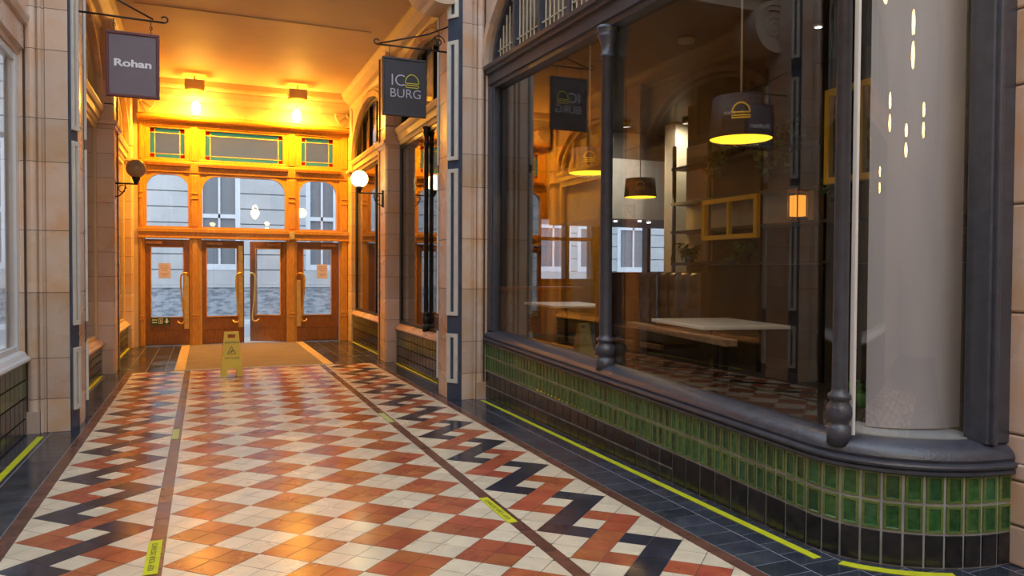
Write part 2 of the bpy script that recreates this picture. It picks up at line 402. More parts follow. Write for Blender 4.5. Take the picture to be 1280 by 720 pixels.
def text(body, name, parent, loc, size, m, rot=(0, 0, 0), ext=.001, sx=1, off=0, align='CENTER', shear=0):
    c = D.curves.new(name, 'FONT'); c.body = body; c.size = size; c.extrude = ext; c.offset = off; c.align_x = align; c.align_y = 'CENTER'; c.shear = shear
    c.materials.append(M[m]); o = D.objects.new(name, c); COL.objects.link(o); o.location = loc; o.rotation_euler = rot; o.scale = (sx, 1, 1)
    me = D.meshes.new_from_object(o); me.name = name; D.objects.remove(o); D.curves.remove(c)
    o = D.objects.new(name, me); COL.objects.link(o); o.location = loc; o.rotation_euler = rot; o.scale = (sx, 1, 1); o.parent = parent; return o
def sticker(x0, x1, y0, y1, label, m='yellow_tape', txt=True, rz=-PI / 2):
    e = empty('floor_sticker', ((x0 + x1) / 2, (y0 + y1) / 2, 0), label=label, cat='sticker')
    b = MB(); b.box((x0, y0, .002), (x1, y1, .004), m); b.build('sticker_sheet', e)
    if txt:
        text('KEEP YOUR DISTANCE', 'lettering', e, (0, 0, .0045), .04, 'print_dark', rot=(0, 0, rz), ext=.0003)
    return e
sticker(-.29, -.222, 4.03, 4.53, 'yellow lettered sticker on the left brown floor line, nearest the camera', rz=PI / 2)
sticker(-.28, -.225, 7.2, 7.65, 'faded pale green sticker on the left brown floor line', 'faded_tape', False)
sticker(1.665, 1.725, 4.08, 4.60, 'yellow lettered sticker on the right brown floor line, nearest the camera', rz=PI / 2)
sticker(1.675, 1.735, 7.25, 7.75, 'faded pale green sticker on the right brown floor line', 'faded_tape', False)

# ------------------------------------------------------------------ PIERS
JZ = [0, .31, .67, 1.30, 1.86, 2.47, 2.86, 3.5, 3.85, 4.36, 4.95, 5.3, 5.8, 6.4, 7.0, 7.6]
def extr_blocks(mb, poly, zs, m='faience', jm='joint'):
    cx = sum(p[0] for p in poly) / len(poly); cy = sum(p[1] for p in poly) / len(poly)
    mb.prism([(cx + (p[0] - cx) * .975, cy + (p[1] - cy) * .985) for p in poly], zs[0], zs[-1], jm, FZ)
    for a, b in zip(zs[:-1], zs[1:]): mb.prism(poly, a + .003, b - .003, m, FZ)
def big_pier(tf, Y, label, name='pilaster', cdx=.12, cdy=.18):
    """Y = near face; section mirrored front to back"""
    e = empty(name, tf((2.85, Y + .35, 0)), kind='structure')
    mb = MB(tf); yn = Y; yf = Y + .72
    left = [(2.64, Y + .17), (2.64, yf - .17)]
    sec = [(2.655, Y + .17), (2.655, yf - .17), (2.745, yf - .015), (2.80, yf), (3.2, yf), (3.2, yn + .06), (3.085, yn + .06), (3.07, yn + .005)]
    # near face: roll moulding between two grooves
    roll = [(2.985 + .045 * math.cos(t), yn + .03 - .045 * math.sin(t)) for t in [i * PI / 8 for i in range(9)]]
    near = [(3.07, yn + .005)] + [(3.045, yn + .005), (3.04, yn + .025)] + roll[0:9] + [(2.93, yn + .025), (2.925, yn), (2.90, yn), (2.895, yn + .02), (2.875, yn + .02), (2.87, yn), (2.64 + cdx, yn)]
    poly = [(2.64, Y + cdy), (2.64, yf - cdy), (2.64 + cdx, yf), (3.2, yf), (3.2, yn + .06), (3.085, yn + .06)] + near
    zs = [z + random.uniform(-.02, .02) if 0 < z < 7 else z for z in JZ]
    extr_blocks(mb, poly, zs)
    # foot stop of the roll moulding
    mb.box((2.93, yn - .02, 0), (3.06, yn + .04, .20), 'faience')
    mb.build('shaft', e)
    # navy strip on the chamfer with white frames
    for sgn, (ax, ay, bx, by) in ((1, (2.64, Y + cdy, 2.64 + cdx, Y)), (-1, (2.64, yf - cdy, 2.64 + cdx, yf))):
        t = Vector((bx - ax, by - ay, 0)); L = t.length; t.normalize(); nrm = Vector((t.y, -t.x, 0)) if sgn == 1 else Vector((-t.y, t.x, 0))
        if nrm.x > 0: nrm = -nrm
        up = Vector((0, 0, 1)); o0 = Vector((ax, ay, 0))
        mt_ = Matrix(((t.x, nrm.x, 0, ax), (t.y, nrm.y, 0, ay), (0, 0, 1, 0), (0, 0, 0, 1)))
        nb = MB(tf); nb.box((.005, -.02, 0), (L - .005, .012, 7.5), 'navy_glaze', mt_); nb.build('navy_strip', e)
        for za, zb in ((.19, .77), (.98, 2.69), (2.79, 4.17), (4.43, 5.6), (5.8, 7.2)):
            w = MB(tf); c0, c1 = .002, L * .76; f = c1 * .33
            for A, B in (((c0, .005, za), (c0 + f, .03, zb)), ((c1 - f, .005, za), (c1, .03, zb)), ((c0 + f, .005, za), (c1 - f, .03, za + .045)), ((c0 + f, .005, zb - .045), (c1 - f, .03, zb))):
                w.box(A, B, 'white_glaze', mt_)
            w.build('white_frame', e, bevel=.004)
    return e
big_pier(ident, 8.22, '')
big_pier(mirx, 7.92, '', cdx=.05, cdy=.14)
big_pier(mirx, 2.25, '')
def small_pier(tf, Y0, Y1, xf=2.72, top=5.2, m='faience'):
    e = empty('pilaster', tf(((xf + 3.0) / 2, (Y0 + Y1) / 2, 0)), kind='structure')
    mb = MB(tf)
    poly = [(xf + .03, Y0), (xf, Y0 + .03), (xf, Y0 + .08), (xf + .02, Y0 + .10), (xf + .02, Y1 - .10), (xf, Y1 - .08), (xf, Y1 - .03), (xf + .03, Y1), (3.1, Y1), (3.1, Y0)]
    extr_blocks(mb, poly, [0, .35, .7, 1.05, 1.4, 1.75, 2.1, 2.45, 2.8, 3.15, 3.5, 3.85], m)
    extr_blocks(mb, poly, [3.86, 4.2, 4.55, 4.9, top], m)
    mb.build('shaft', e)
    c = MB(tf)
    for k, (o, za, zb) in enumerate(((.02, 3.52, 3.56), (.045, 3.56, 3.62))):
        c.box((xf - o, Y0 - o, za), (3.0, Y1 + o, zb), m)
    c.build('capital', e, bevel=.01)
    return e
small_pier(ident, 12.02, 12.62); small_pier(mirx, 12.02, 12.66)
small_pier(ident, 15.9, 16.2, 2.84); small_pier(mirx, 15.9, 16.2, 2.80)

# ------------------------------------------------------------------ upper walls with arches
def ring(mb, outer, inner, a, b, m, fn, close=False):
    """faces between two equal-length outlines, at depth a and b plus the inner reveal"""
    n = len(outer)
    vs = [fn(p[0], p[1], a) for p in outer] + [fn(p[0], p[1], a) for p in inner] + [fn(p[0], p[1], b) for p in outer] + [fn(p[0], p[1], b) for p in inner]
    fs = []
    for i in range(n if close else n - 1):
        j = (i + 1) % n
        fs += [(i, j, n + j, n + i), (2 * n + i, 3 * n + i, 3 * n + j, 2 * n + j), (n + i, n + j, 3 * n + j, 3 * n + i), (i, 2 * n + i, 2 * n + j, j)]
    if not close: fs += [(0, n, 3 * n, 2 * n), (n - 1, 3 * n - 1, 4 * n - 1, 2 * n - 1)]
    mb.add(vs, fs, m)
def rect_ray(c, rect, t):
    dx, dz = math.cos(t), math.sin(t); k = 1e9
    if dx > 1e-9: k = min(k, (rect[1] - c[0]) / dx)
    if dx < -1e-9: k = min(k, (rect[0] - c[0]) / dx)
    if dz > 1e-9: k = min(k, (rect[3] - c[1]) / dz)
    if dz < -1e-9: k = min(k, (rect[2] - c[1]) / dz)
    return (c[0] + dx * k, c[1] + dz * k)
def arch_wall(tf, X, Y0, Y1, zs, ztop, a, b, m='faience_plain', hood='faience', X2=None):
    yc = (Y0 + Y1) / 2; mb = MB(tf); X2 = X2 or X + .35
    th = sorted([i * PI / 32 for i in range(33)] + [math.atan2(ztop - zs, Y1 - yc), math.atan2(ztop - zs, Y0 - yc)])
    outer = [rect_ray((yc, zs), (Y0, Y1, zs - .001, ztop), t) for t in th]
    inner = [(yc + a * math.cos(t), zs + b * math.sin(t)) for t in th]
    ring(mb, outer, inner, X, X2, m, FXYZ)
    return mb, [(yc + (a) * math.cos(t), zs + (b) * math.sin(t)) for t in th], yc
def arch_band(mb, yc, zs, a, b, w, X0, X1, m, n=32, gap=0):
    for i in range(n):
        t0 = PI * i / n; t1 = PI * (i + 1) / n
        P = [(yc + A * math.cos(t), zs + B * math.sin(t)) for (A, B, t) in ((a, b, t0), (a + w, b + w, t0), (a + w, b + w, t1), (a, b, t1))]
        mb.prism(P, X0, X1, m, FXYZ)

wr = empty('wall_right', (3.1, 8, 0), kind='structure')
wl = empty('wall_left', (-1.6, 8, 0), kind='structure')
def bay_wall(tf, parent, X, Y0, Y1, zs, b, ztop):
    a = (Y1 - Y0) / 2 - .02
    mb, pts, yc = arch_wall(tf, X, Y0, Y1, zs, ztop, a, b)
    mb.build('arch_wall', parent)
    h = MB(tf); arch_band(h, yc, zs, a - .01, b - .01, .10, X - .04, X + .02, 'faience'); arch_band(h, yc, zs, a + .12, b + .12, .04, X - .025, X + .02, 'faience')
    h.build('arch_moulding', parent)
bay_wall(rise, wr, 3.05, 2.9, 8.25, 3.70, 1.2, 7.6)
bay_wall(ident, wr, 2.90, 8.94, 12.02, 3.80, .98, 5.2)
bay_wall(ident, wr, 2.90, 12.62, 15.92, 3.80, .98, 5.2)
bay_wall(mirx, wl, 3.05, 2.97, 7.95, 3.82, 1.2, 7.6)
bay_wall(mirx, wl, 2.89, 8.64, 12.02, 3.80, .98, 5.2)
bay_wall(mirx, wl, 2.89, 12.66, 15.92, 3.80, .98, 5.2)
bay_wall(mirx, wl, 3.05, -3.0, 2.25, 3.82, 1.2, 7.6)
# cornices under the far ceiling
for tf, par_ in ((ident, wr), (mirx, wl)):
    cb = MB(tf)
    cb.prism([(2.98, 4.86), (2.90, 4.88), (2.86, 4.94), (2.86, 4.98), (2.80, 5.0), (2.70, 5.08), (2.66, 5.16), (2.66, 5.22), (2.98, 5.22)], 8.94, 16.2, 'cream_paint', lambda p, q_, h: (p, h, q_))
    cb.build('cornice', par_)
# outer parts of the side walls behind the camera and above the near pier
b = MB(); b.box((3.88, 2.4, 0), (4.6, 2.62, 7.6), 'faience_plain'); b.box((4.6, -8, 0), (4.8, 2.62, 7.6), 'faience_plain'); b.box((3.05, 2.6, 5.2), (4.8, 2.9, 7.6), 'faience_plain')
b.box((3.05, 2.62, 3.85), (3.9, 2.9, 5.2), 'faience_plain'); b.build('return_wall', wr)
b = MB(mirx); b.box((3.05, -8, 0), (3.4, -3.0, 7.6), 'faience_plain'); b.build('return_wall', wl)
b = MB(); b.box((-1.9, -8.3, 0), (4.8, -8, 7.6), 'faience_plain'); tag(b.build('wall_back'), kind='structure')
# near right pier at the frame edge
e = empty('pilaster', (3.98, 2.5, 0), kind='structure')
b = MB(); extr_blocks(b, [(3.865, 2.47), (3.865, 2.62), (4.4, 2.62), (4.4, 2.47)], [.42] + JZ[2:])
extr_blocks(b, [(3.835, 2.43), (3.835, 2.62), (4.4, 2.62), (4.4, 2.43)], [0, .21, .44, .53]); b.build('shaft', e, bevel=.012)

# fascia of the ceiling edge (transverse arch) and the ceiling itself
b = MB(); b.box((-1.6, 8.5, 5.2), (3.1, 16.3, 5.32), 'ceiling_paint'); b.box((-.9, 11.6, 5.185), (2.4, 11.63, 5.2), 'ceiling_paint')
tag(b.build('ceiling'), kind='structure')
b = MB()
for za, zb, yo in ((5.15, 5.32, .0), (5.32, 5.40, -.08), (5.40, 6.1, -.02), (6.1, 6.25, -.12), (6.25, 7.6, 0)): b.box((-1.55, 8.4 + yo, za), (3.08, 8.62, zb), 'faience_plain')
tag(b.build('trim_1'), kind='structure')
# scrolled consoles carrying the transverse arch
def console(tf):
    mb = MB(tf); cx, cz, R = 2.56, 4.93, .36
    for r0, r1, y0, y1 in ((.30, .36, 8.28, 8.78), (.235, .29, 8.30, 8.76), (.0, .225, 8.33, 8.73)):
        n = 40
        for i in range(n):
            t0, t1 = 2 * PI * i / n, 2 * PI * (i + 1) / n
            mb.prism([(cx + r0 * math.cos(t0), cz + r0 * math.sin(t0)), (cx + r1 * math.cos(t0), cz + r1 * math.sin(t0)), (cx + r1 * math.cos(t1), cz + r1 * math.sin(t1)), (cx + r0 * math.cos(t1), cz + r0 * math.sin(t1))] if r0 > 0 else
                     [(cx, cz), (cx + r1 * math.cos(t0), cz + r1 * math.sin(t0)), (cx + r1 * math.cos(t1), cz + r1 * math.sin(t1))], y0, y1, 'faience_plain', FYZ)
    pts = [(cx + (.17 - .16 * i / 40) * math.cos(i * .35), 8.325, cz + (.17 - .16 * i / 40) * math.sin(i * .35)) for i in range(38)]
    mb.tube(pts, .018, 'faience_plain', 6)
    return tag(mb.build('trim_2' if tf is ident else 'trim_3'), kind='structure')
console(ident); console(mirx)
# skylight ribs over the open part
b = MB()
for i in range(9): b.box((-1.6, -7.6 + i * 2, 7.5), (4.8, -7.5 + i * 2, 7.62), 'white_paint')
for x in (-.2, 1.0, 2.2, 3.4): b.box((x, -8, 7.52), (x + .05, 8.5, 7.6), 'white_paint')
tag(b.build('ceiling_skylight_bars'), kind='structure')

# ------------------------------------------------------------------ SHOPFRONTS
def fanlight(tf, win, X, Y0, Y1, zs, b_, frame_m, nmul, glass='clear_glass', bars='blind_cream', fine=True):
    yc = (Y0 + Y1) / 2; a = (Y1 - Y0) / 2 - .03
    fr = MB(tf); arch_band(fr, yc, zs, a - .07, b_ - .07, .065, X, X + .09, frame_m)
    H = lambda y: zs + (b_ - .04) * math.sqrt(max(0, 1 - ((y - yc) / (a - .03)) ** 2))
    for i in range(1, nmul + 1):
        y = Y0 + (Y1 - Y0) * i / (nmul + 1); fr.box((X + .01, y - .028, zs), (X + .08, y + .028, H(y)), frame_m)
    fr.build('fanlight_frame', win)
    if fine:
        lb = MB(tf); y = Y0 + .12
        while y < Y1 - .1:
            lb.box((X + .035, y - .005, zs), (X + .047, y + .005, H(y)), bars); y += .095
        lb.box((X + .035, Y0 + .1, zs + .16), (X + .047, Y1 - .1, zs + .172), bars)
        if b_ > .7: lb.box((X + .035, Y0 + .3, zs + .62), (X + .047, Y1 - .3, zs + .632), bars)
        lb.build('leaded_bars', win)
    g = MB(tf); P = arc(yc, zs, a - .03, b_ - .04, 0, PI, 24); g.prism(P, X + .05, X + .056, glass, FXYZ); g.build('fanlight_pane', win)
def column(tf, win, x, y, r, z0=.60, z1=3.58, m='navy_paint'):
    c = MB(tf)
    prof = [(r * 1.55, 0), (r * 1.55, .10), (r * 1.2, .105), (r * 1.25, .12), (r * 1.6, .14), (r * 1.72, .17), (r * 1.6, .20), (r * 1.15, .225), (r * 1.2, .235), (r * 1.5, .245), (r * 1.5, .262), (r * 1.05, .275), (r, .30),
            (r * .93, z1 - z0 - .26), (r * 1.25, z1 - z0 - .255), (r * 1.25, z1 - z0 - .235), (r, z1 - z0 - .22), (r * 1.05, z1 - z0 - .15), (r * 1.5, z1 - z0 - .09), (r * 1.6, z1 - z0 - .07), (r * 1.3, z1 - z0 - .06), (r * 1.8, z1 - z0 - .03), (r * 1.8, z1 - z0)]
    c.lathe(prof, (x, y, z0), m, 20); return c.build('column', win)

# --- the big bowed shopfront (window_1)
w1 = empty('window_1', (3.05, 5.5, 0), kind='structure')
PATH = [(3.05, 8.22), (3.05, 7), (3.05, 5.5), (3.05, 4.2), (3.05, 3.15)] + offpath(0)[1:]
# travel goes towards the camera; left of travel = +x (inside)
def resample(path, steps):
    out = []; P = [Vector(p) for p in path]; seg = 0; acc = 0; pos = 0; 
    L = [0]
    for a, b_ in zip(P[:-1], P[1:]): L.append(L[-1] + (b_ - a).length)
    for s_ in steps:
        i = 0
        while i < len(L) - 2 and L[i + 1] < s_: i += 1
        t = (s_ - L[i]) / (L[i + 1] - L[i]); out.append(P[i].lerp(P[i + 1], min(1, t)))
    return out, L[-1]
_, LT = resample(PATH, [0]); LS = 8.22 - 3.15
r_ = MB(rise)
r_.sweep(PATH, [(.0075, 0), (.0075, .50), (.14, .50), (.14, 0)], 'grout_light')
def plinth_tiles(mb, path, s0, s1, w, z0, z1, edge, mid, framed=True):
    n = max(1, round((s1 - s0) / w)); w = (s1 - s0) / n; g = .0065 if framed else .005
    for i in range(n):
        (A, B), _ = resample(path, [s0 + i * w + g, s0 + (i + 1) * w - g])
        t = (B - A).normalized(); nn = Vector((-t.y, t.x))
        def P(u, z, o): p = A.lerp(B, u); return (p.x + nn.x * o, p.y + nn.y * o, z)
        za, zb = z0 + g, z1 - g
        o0, o1, o2 = .009, .002, -.001
        fu = .17 if framed else .06; fz = .014 / (zb - za) if framed else .05
        q0 = [P(0, za, o0), P(1, za, o0), P(1, zb, o0), P(0, zb, o0)]
        e0 = [P(.03, za + .003, o2), P(.97, za + .003, o2), P(.97, zb - .003, o2), P(.03, zb - .003, o2)]
        i0 = [P(fu, za + .014, o2), P(1 - fu, za + .014, o2), P(1 - fu, zb - .014, o2), P(fu, zb - .014, o2)]
        i1 = [P(fu + .03, za + .018, .004), P(.97 - fu, za + .018, .004), P(.97 - fu, zb - .018, .004), P(fu + .03, zb - .018, .004)]
        vs = q0 + e0 + i0 + i1
        ed = [(k, (k + 1) % 4, 4 + (k + 1) % 4, 4 + k) for k in range(4)] 
        if framed:
            mb.add(vs, ed + [(4 + k, 4 + (k + 1) % 4, 8 + (k + 1) % 4, 8 + k) for k in range(4)], edge)
            mb.add(vs, [(8 + k, 8 + (k + 1) % 4, 12 + (k + 1) % 4, 12 + k) for k in range(4)] + [(12, 13, 14, 15)], mid)
        else:
            mb.add(q0 + e0, ed + [(4, 5, 6, 7)], edge)
for za, zb in ((.19, .345), (.345, .50)):
    plinth_tiles(r_, PATH, .0, LS, .08, za, zb, 'green_edge', 'green_mid'); plinth_tiles(r_, PATH, LS, LT,   .105, za, zb, 'green_edge', 'green_mid')
for za, zb in ((.09, .19), (0.002, .09)): plinth_tiles(r_, PATH, .0, 3.8, .16, za, zb, 'black_tile', None, False)
plinth_tiles(r_, PATH, 3.8, LS, .16, .002, .19, 'black_tile', None, False); plinth_tiles(r_, PATH, LS, LT, .105, .002, .19, 'black_tile', None, False)
tag(r_.build('stall_riser', w1), 'green and black glazed tiled riser')
s_ = MB(rise)
s_.sweep(PATH, [(.03, .495), (-.018, .495), (-.026, .502), (-.026, .516), (-.016, .522), (-.03, .530), (-.034, .542), (-.03, .552), (-.005, .558), (-.012, .575), (-.004, .60), (.02, .625), (.055, .642), (.10, .648), (.16, .648), (.16, .495)], 'navy_paint', True)
sill = s_.build('sill', w1)
bm_ = sill.modifiers.new('es', 'EDGE_SPLIT'); bm_.split_angle = .7
s_ = MB(rise); s_.sweep([(3.05, 3.14)] + offpath(0)[1:-1], [(.13, .64), (.13, .655), (.40, .655), (.40, .64)], 'ledge_grey'); s_.build('inner_ledge', w1)
gp = PATH
g_ = MB(rise); g_.sweep([(3.05, 8.2), (3.05, 5.5), (3.05, 3.2)], [(.118, .65), (.118, 3.47), (.126, 3.47), (.126, .65)], 'shop_glass'); g_.build('flat_pane', w1)
g_ = MB(rise); g_.sweep([(3.05, 3.14)] + offpath(0)[1:-1], [(.118, .65), (.118, 3.47), (.126, 3.47), (.126, .65)], 'shop_glass', True); cp_ = g_.build('curved_pane', w1); cp_.modifiers.new('es', 'EDGE_SPLIT').split_angle = .6
s_ = MB(rise)
s_.sweep(PATH, [(.16, 3.46), (.05, 3.46), (.045, 3.50), (.02, 3.51), (.02, 3.62), (-.01, 3.625), (-.02, 3.64), (-.02, 3.66), (-.045, 3.67), (-.05, 3.71), (.16, 3.71)], 'navy_paint'); s_.build('transom', w1)
s_ = MB(rise); s_.box((3.07, 8.12, .64), (3.2, 8.24, 3.47), 'navy_paint'); s_.box((3.09, 8.09, .64), (3.15, 8.13, 3.47), 'navy_paint')
s_.box((3.70, 2.585, .64), (3.875, 2.72, 3.47), 'navy_paint'); s_.box((3.72, 2.56, .64), (3.75, 2.6, 3.47), 'navy_paint'); s_.build('jambs', w1, bevel=.008)
column(rise, w1, 3.118, 5.5, .052, z1=3.47); column(rise, w1, 3.118, 2.99, .040, z1=3.47)
s_ = MB(rise); s_.box((3.15, 2.93, .655), (3.168, 2.955, 3.47), 'white_paint'); tag(s_.build('glazing_strip', w1), 'white glazing strip')
fanlight(rise, w1, 3.10, 2.95, 8.2, 3.71, 1.18, 'navy_paint', 7)

# --- generic smaller shopfronts
wn = [2]
def shopfront(tf, X, Y0, Y1, plinth, tile_e, tile_m, frame_m, sill_m, beam_m, cols=(), zt=3.55, zs=3.80, b_=.98, blind=None, blackframe=False, mull=(), colm='black_paint', glass='clear_glass', nmul=3, sillz=None, fine=False):
    w = empty('window_%d' % wn[0], tf((X, (Y0 + Y1) / 2, 0)), kind='structure'); wn[0] += 1
    P = [(X, Y1), (X, Y0)]
    r = MB(tf); r.sweep(P, [(.012, 0), (.012, plinth), (.14, plinth), (.14, 0)], 'grout')
    h = plinth * .52
    for za, zb in ((h, (h + plinth) / 2), ((h + plinth) / 2, plinth)): plinth_tiles(r, P, 0, Y1 - Y0, .16, za, zb, tile_e, tile_m, False)
    for za, zb in ((h * .45, h), (.004, h * .45)): plinth_tiles(r, P, 0, Y1 - Y0, .16, za, zb, 'black_tile', None, False)
    r.build('stall_riser', w)
    s = MB(tf); s.sweep(P, [(.14, plinth), (-.02, plinth), (-.035, plinth + .02), (-.03, plinth + .04), (-.01, plinth + .05), (.01, plinth + .085), (.05, plinth + .10), (.14, plinth + .10)], sill_m); s.build('sill', w)
    g = MB(tf); g.box((X + .07, Y0, plinth + .1), (X + .076, Y1, zt), glass); g.build('pane', w)
    t = MB(tf); t.sweep(P, [(.14, zt), (.04, zt), (.03, zt + .05), (0, zt + .06), (0, zs - .09), (-.03, zs - .08), (-.05, zs - .03), (-.05, zs), (.14, zs)], beam_m); t.build('transom', w)
    f = MB(tf)
    f.box((X + .05, Y0, plinth + .1), (X + .13, Y0 + .10, zt), frame_m); f.box((X + .05, Y1 - .10, plinth + .1), (X + .13, Y1, zt), frame_m)
    f.box((X + .055, Y0, zt - .07), (X + .125, Y1, zt), frame_m); f.box((X + .055, Y0, plinth + .1), (X + .125, Y1, plinth + .15), frame_m)
    for y in mull: f.box((X + .05, y - .035, plinth + .1), (X + .13, y + .035, zt), frame_m)
    f.build('frame', w, bevel=.006)
    for y in cols: column(tf, w, X + .033, y, .033, plinth + .09, zt + .01, colm)
    fanlight(tf, w, X + .06, Y0, Y1, zs, b_ - .02, frame_m, nmul, fine=fine)
    if blind:
        bl = MB(tf); bl.box((X + .22, Y0, plinth + .1), (X + .235, Y1, zs + b_), blind); bl.build('blind', w)
        bl = MB(tf); bl.box((X + .09, Y0, plinth + .07), (X + .235, Y1, plinth + .1), sill_m); bl.build('window_board', w)
    return w
shopfront(ident, 2.90, 8.94, 12.02, .54, 'green_dull', None, 'black_paint', 'faience', 'cream_paint', cols=(10.36,), mull=(), nmul=4, glass='mirror_glass')
shopfront(ident, 2.90, 12.62, 15.9, .56, 'green_dull', None, 'black_paint', 'faience', 'cream_paint', mull=(13.9,), nmul=4, glass='mirror_glass')
shopfront(mirx, 3.03, 2.97, 7.92, .66, 'green_dull', None, 'white_paint', 'white_paint', 'faience', zt=3.42, zs=3.78, b_=1.2, blind='blind', glass='clear_glass', nmul=6)
shopfront(mirx, 2.89, 8.64, 12.02, .42, 'green_dull', None, 'cream_paint', 'faience', 'cream_paint', blind='blind_cream', nmul=4)
shopfront(mirx, 2.89, 12.66, 15.92, .42, 'green_dull', None, 'cream_paint', 'cream_paint', 'cream_paint', blind='blind_cream', nmul=4)
shopfront(mirx, 3.03, -3.0, 2.25, .66, 'green_dull', None, 'white_paint', 'white_paint', 'faience', zt=3.42, zs=3.78, b_=1.2, blind='blind', nmul=6)

# ------------------------------------------------------------------ ENTRANCE SCREEN
XP = [(-1.21, -1.08), (-.285, -.085), (1.575, 1.78), (2.66, 2.87)]
ws = empty('wall_end', (CX, YE, 0), kind='structure')
b = MB(); b.box((-1.6, 16.14, 0), (-1.2, 16.5, 5.25), 'faience_plain'); b.box((2.86, 16.14, 0), (3.1, 16.5, 5.25), 'faience_plain'); b.build('side_walls', ws)
b = MB()
for i, (a, c) in enumerate(XP):
    b.box((a, 16.16, 0), (c, 16.34, 4.36), 'oak')
    b.box((a + .045, 16.13, .0), (c - .045, 16.16, 2.1), 'oak'); b.box((a + .04, 16.135, 2.36), (c - .04, 16.16, 3.38), 'oak'); b.box((a + .04, 16.135, 3.66), (c - .04, 16.16, 4.36), 'oak')
    for z in (2.9, 3.0, .52, .58): b.box((a + .03, 16.12, z), (c - .03, 16.16, z + .035), 'oak')
b.build('post', ws, bevel=.008)
b = MB(); b.box((-1.2, 16.12, 2.12), (2.87, 16.34, 2.32), 'oak'); b.box((-1.2, 16.09, 2.24), (2.87, 16.12, 2.32), 'oak'); b.box((-1.2, 16.10, 2.12), (2.87, 16.12, 2.16), 'oak')
b.box((1.62, 16.07, 2.14), (1.73, 16.12, 2.30), 'brass'); b.build('transom_rail', ws, bevel=.008)
b = MB(); b.box((-1.2, 16.14, 3.42), (2.87, 16.34, 3.64), 'oak')
for a, c in ((XP[0][1], XP[1][0]), (XP[1][1], XP[2][0]), (XP[2][1], XP[3][0])): b.box((a - .03, 16.08, 3.535), (c + .03, 16.14, 3.60), 'oak_shaded')
b.build('middle_rail', ws, bevel=.008)
b = MB(); b.box((-1.2, 16.14, 4.32), (2.87, 16.34, 4.45), 'oak')
b.prism([(16.14, 4.40), (15.98, 4.42), (15.95, 4.455), (15.95, 4.47), (16.14, 4.56)], -1.2, 2.87, 'oak', FXYZ); b.build('head_rail', ws, bevel=.006)
b = MB(); b.box((-1.21, 16.15, 4.5), (2.87, 16.34, 5.2), 'cream_paint'); b.box((.80, 16.13, 4.5), (.83, 16.15, 4.82), 'cream_paint')
b.prism([(16.15, 4.80), (16.06, 4.82), (15.98, 4.90), (15.95, 5.0), (15.95, 5.03), (15.90, 5.05), (15.88, 5.09), (15.88, 5.21), (16.15, 5.21)], -1.21, 2.87, 'cream_paint', FXYZ); b.build('frieze', ws)
for sx, x0 in ((1, -1.18), (-1, 2.85)):
    b = MB()
    for k in range(7):
        t0, t1 = k * PI / 14, (k + 1) * PI / 14 - .02
        P = [(x0 + sx * .07 * math.cos(t0), 4.80 - .07 * math.sin(t0)), (x0 + sx * .30 * math.cos(t0), 4.80 - .28 * math.sin(t0)), (x0 + sx * .30 * math.cos(t1), 4.80 - .28 * math.sin(t1)), (x0 + sx * .07 * math.cos(t1), 4.80 - .07 * math.sin(t1))]
        b.prism(P, 15.99 if k % 2 else 15.97, 16.15, 'cream_paint', FYZ)
    b.tube([(x0 + sx * .07 * math.cos(t), 15.97, 4.80 - .07 * math.sin(t)) for t in [i * PI / 16 for i in range(9)]], .025, 'cream_paint', 8); b.build('corner_bracket', ws)
# infill of stained lights and arched lights
def rrect(c, w, h, r, t, top_only=True):
    """ray from centre to a rectangle with rounded upper corners"""
    dx, dz = math.cos(t), math.sin(t); lo, hi = 0, 5
    def inside(x, z):
        if abs(x) > w or abs(z) > h: return False
        if (z > 0 or not top_only) and abs(x) > w - r and abs(z) > h - r: return (abs(x) - w + r) ** 2 + (abs(z) - h + r) ** 2 <= r * r
        return True
    for _ in range(30):
        m_ = (lo + hi) / 2
        if inside(dx * m_, dz * m_): lo = m_
        else: hi = m_
    return (c[0] + dx * lo, c[1] + dz * lo)
def infill(name, x0, x1, z0, z1, gx0, gx1, gz0, gz1, rad, parent):
    c = ((gx0 + gx1) / 2, (gz0 + gz1) / 2); w, h = (gx1 - gx0) / 2, (gz1 - gz0) / 2
    th = sorted([2 * PI * i / 72 for i in range(72)] + [math.atan2(z - c[1], x - c[0]) % (2 * PI) for x in (x0, x1) for z in (z0, z1)] + [math.atan2(z, x) % (2 * PI) for x, z in ((w, -h), (-w, -h))])
    outer = [rect_ray(c, (x0, x1, z0, z1), t) for t in th]; inner = [rrect(c, w, h, rad, t) for t in th]
    mb = MB(); ring(mb, outer, inner, 16.18, 16.30, 'oak', FYZ, True)
    inn2 = [(c[0] + (p[0] - c[0]) * (1 + .045 / w), c[1] + (p[1] - c[1]) * (1 + .045 / h)) for p in inner]
    ring(mb, inn2, inner, 16.165, 16.19, 'oak', FYZ, True)
    mb.build(name, parent)
    return inner
nw = wn[0]
mids = [((-1.08, -.285), (-1.05, -.305)), ((-.085, 1.575), (-.045, 1.545)), ((1.78, 2.66), (1.835, 2.60))]
for (x0, x1), (g0, g1) in mids:
    w = empty('window_%d' % wn[0], ((x0 + x1) / 2, YE, 2.33), kind='structure'); wn[0] += 1
    inner = infill('frame', x0, x1, 2.32, 3.43, g0, g1, 2.36, 3.38, .27 if g1 - g0 < 1 else .3, w)
    g = MB(); g.prism(inner, 16.235, 16.241, 'clear_glass', FYZ); g.build('pane', w)
tops = [((-1.08, -.285), (-.985, -.365)), ((-.085, 1.575), (.02, 1.50)), ((1.78, 2.66), (1.88, 2.53))]
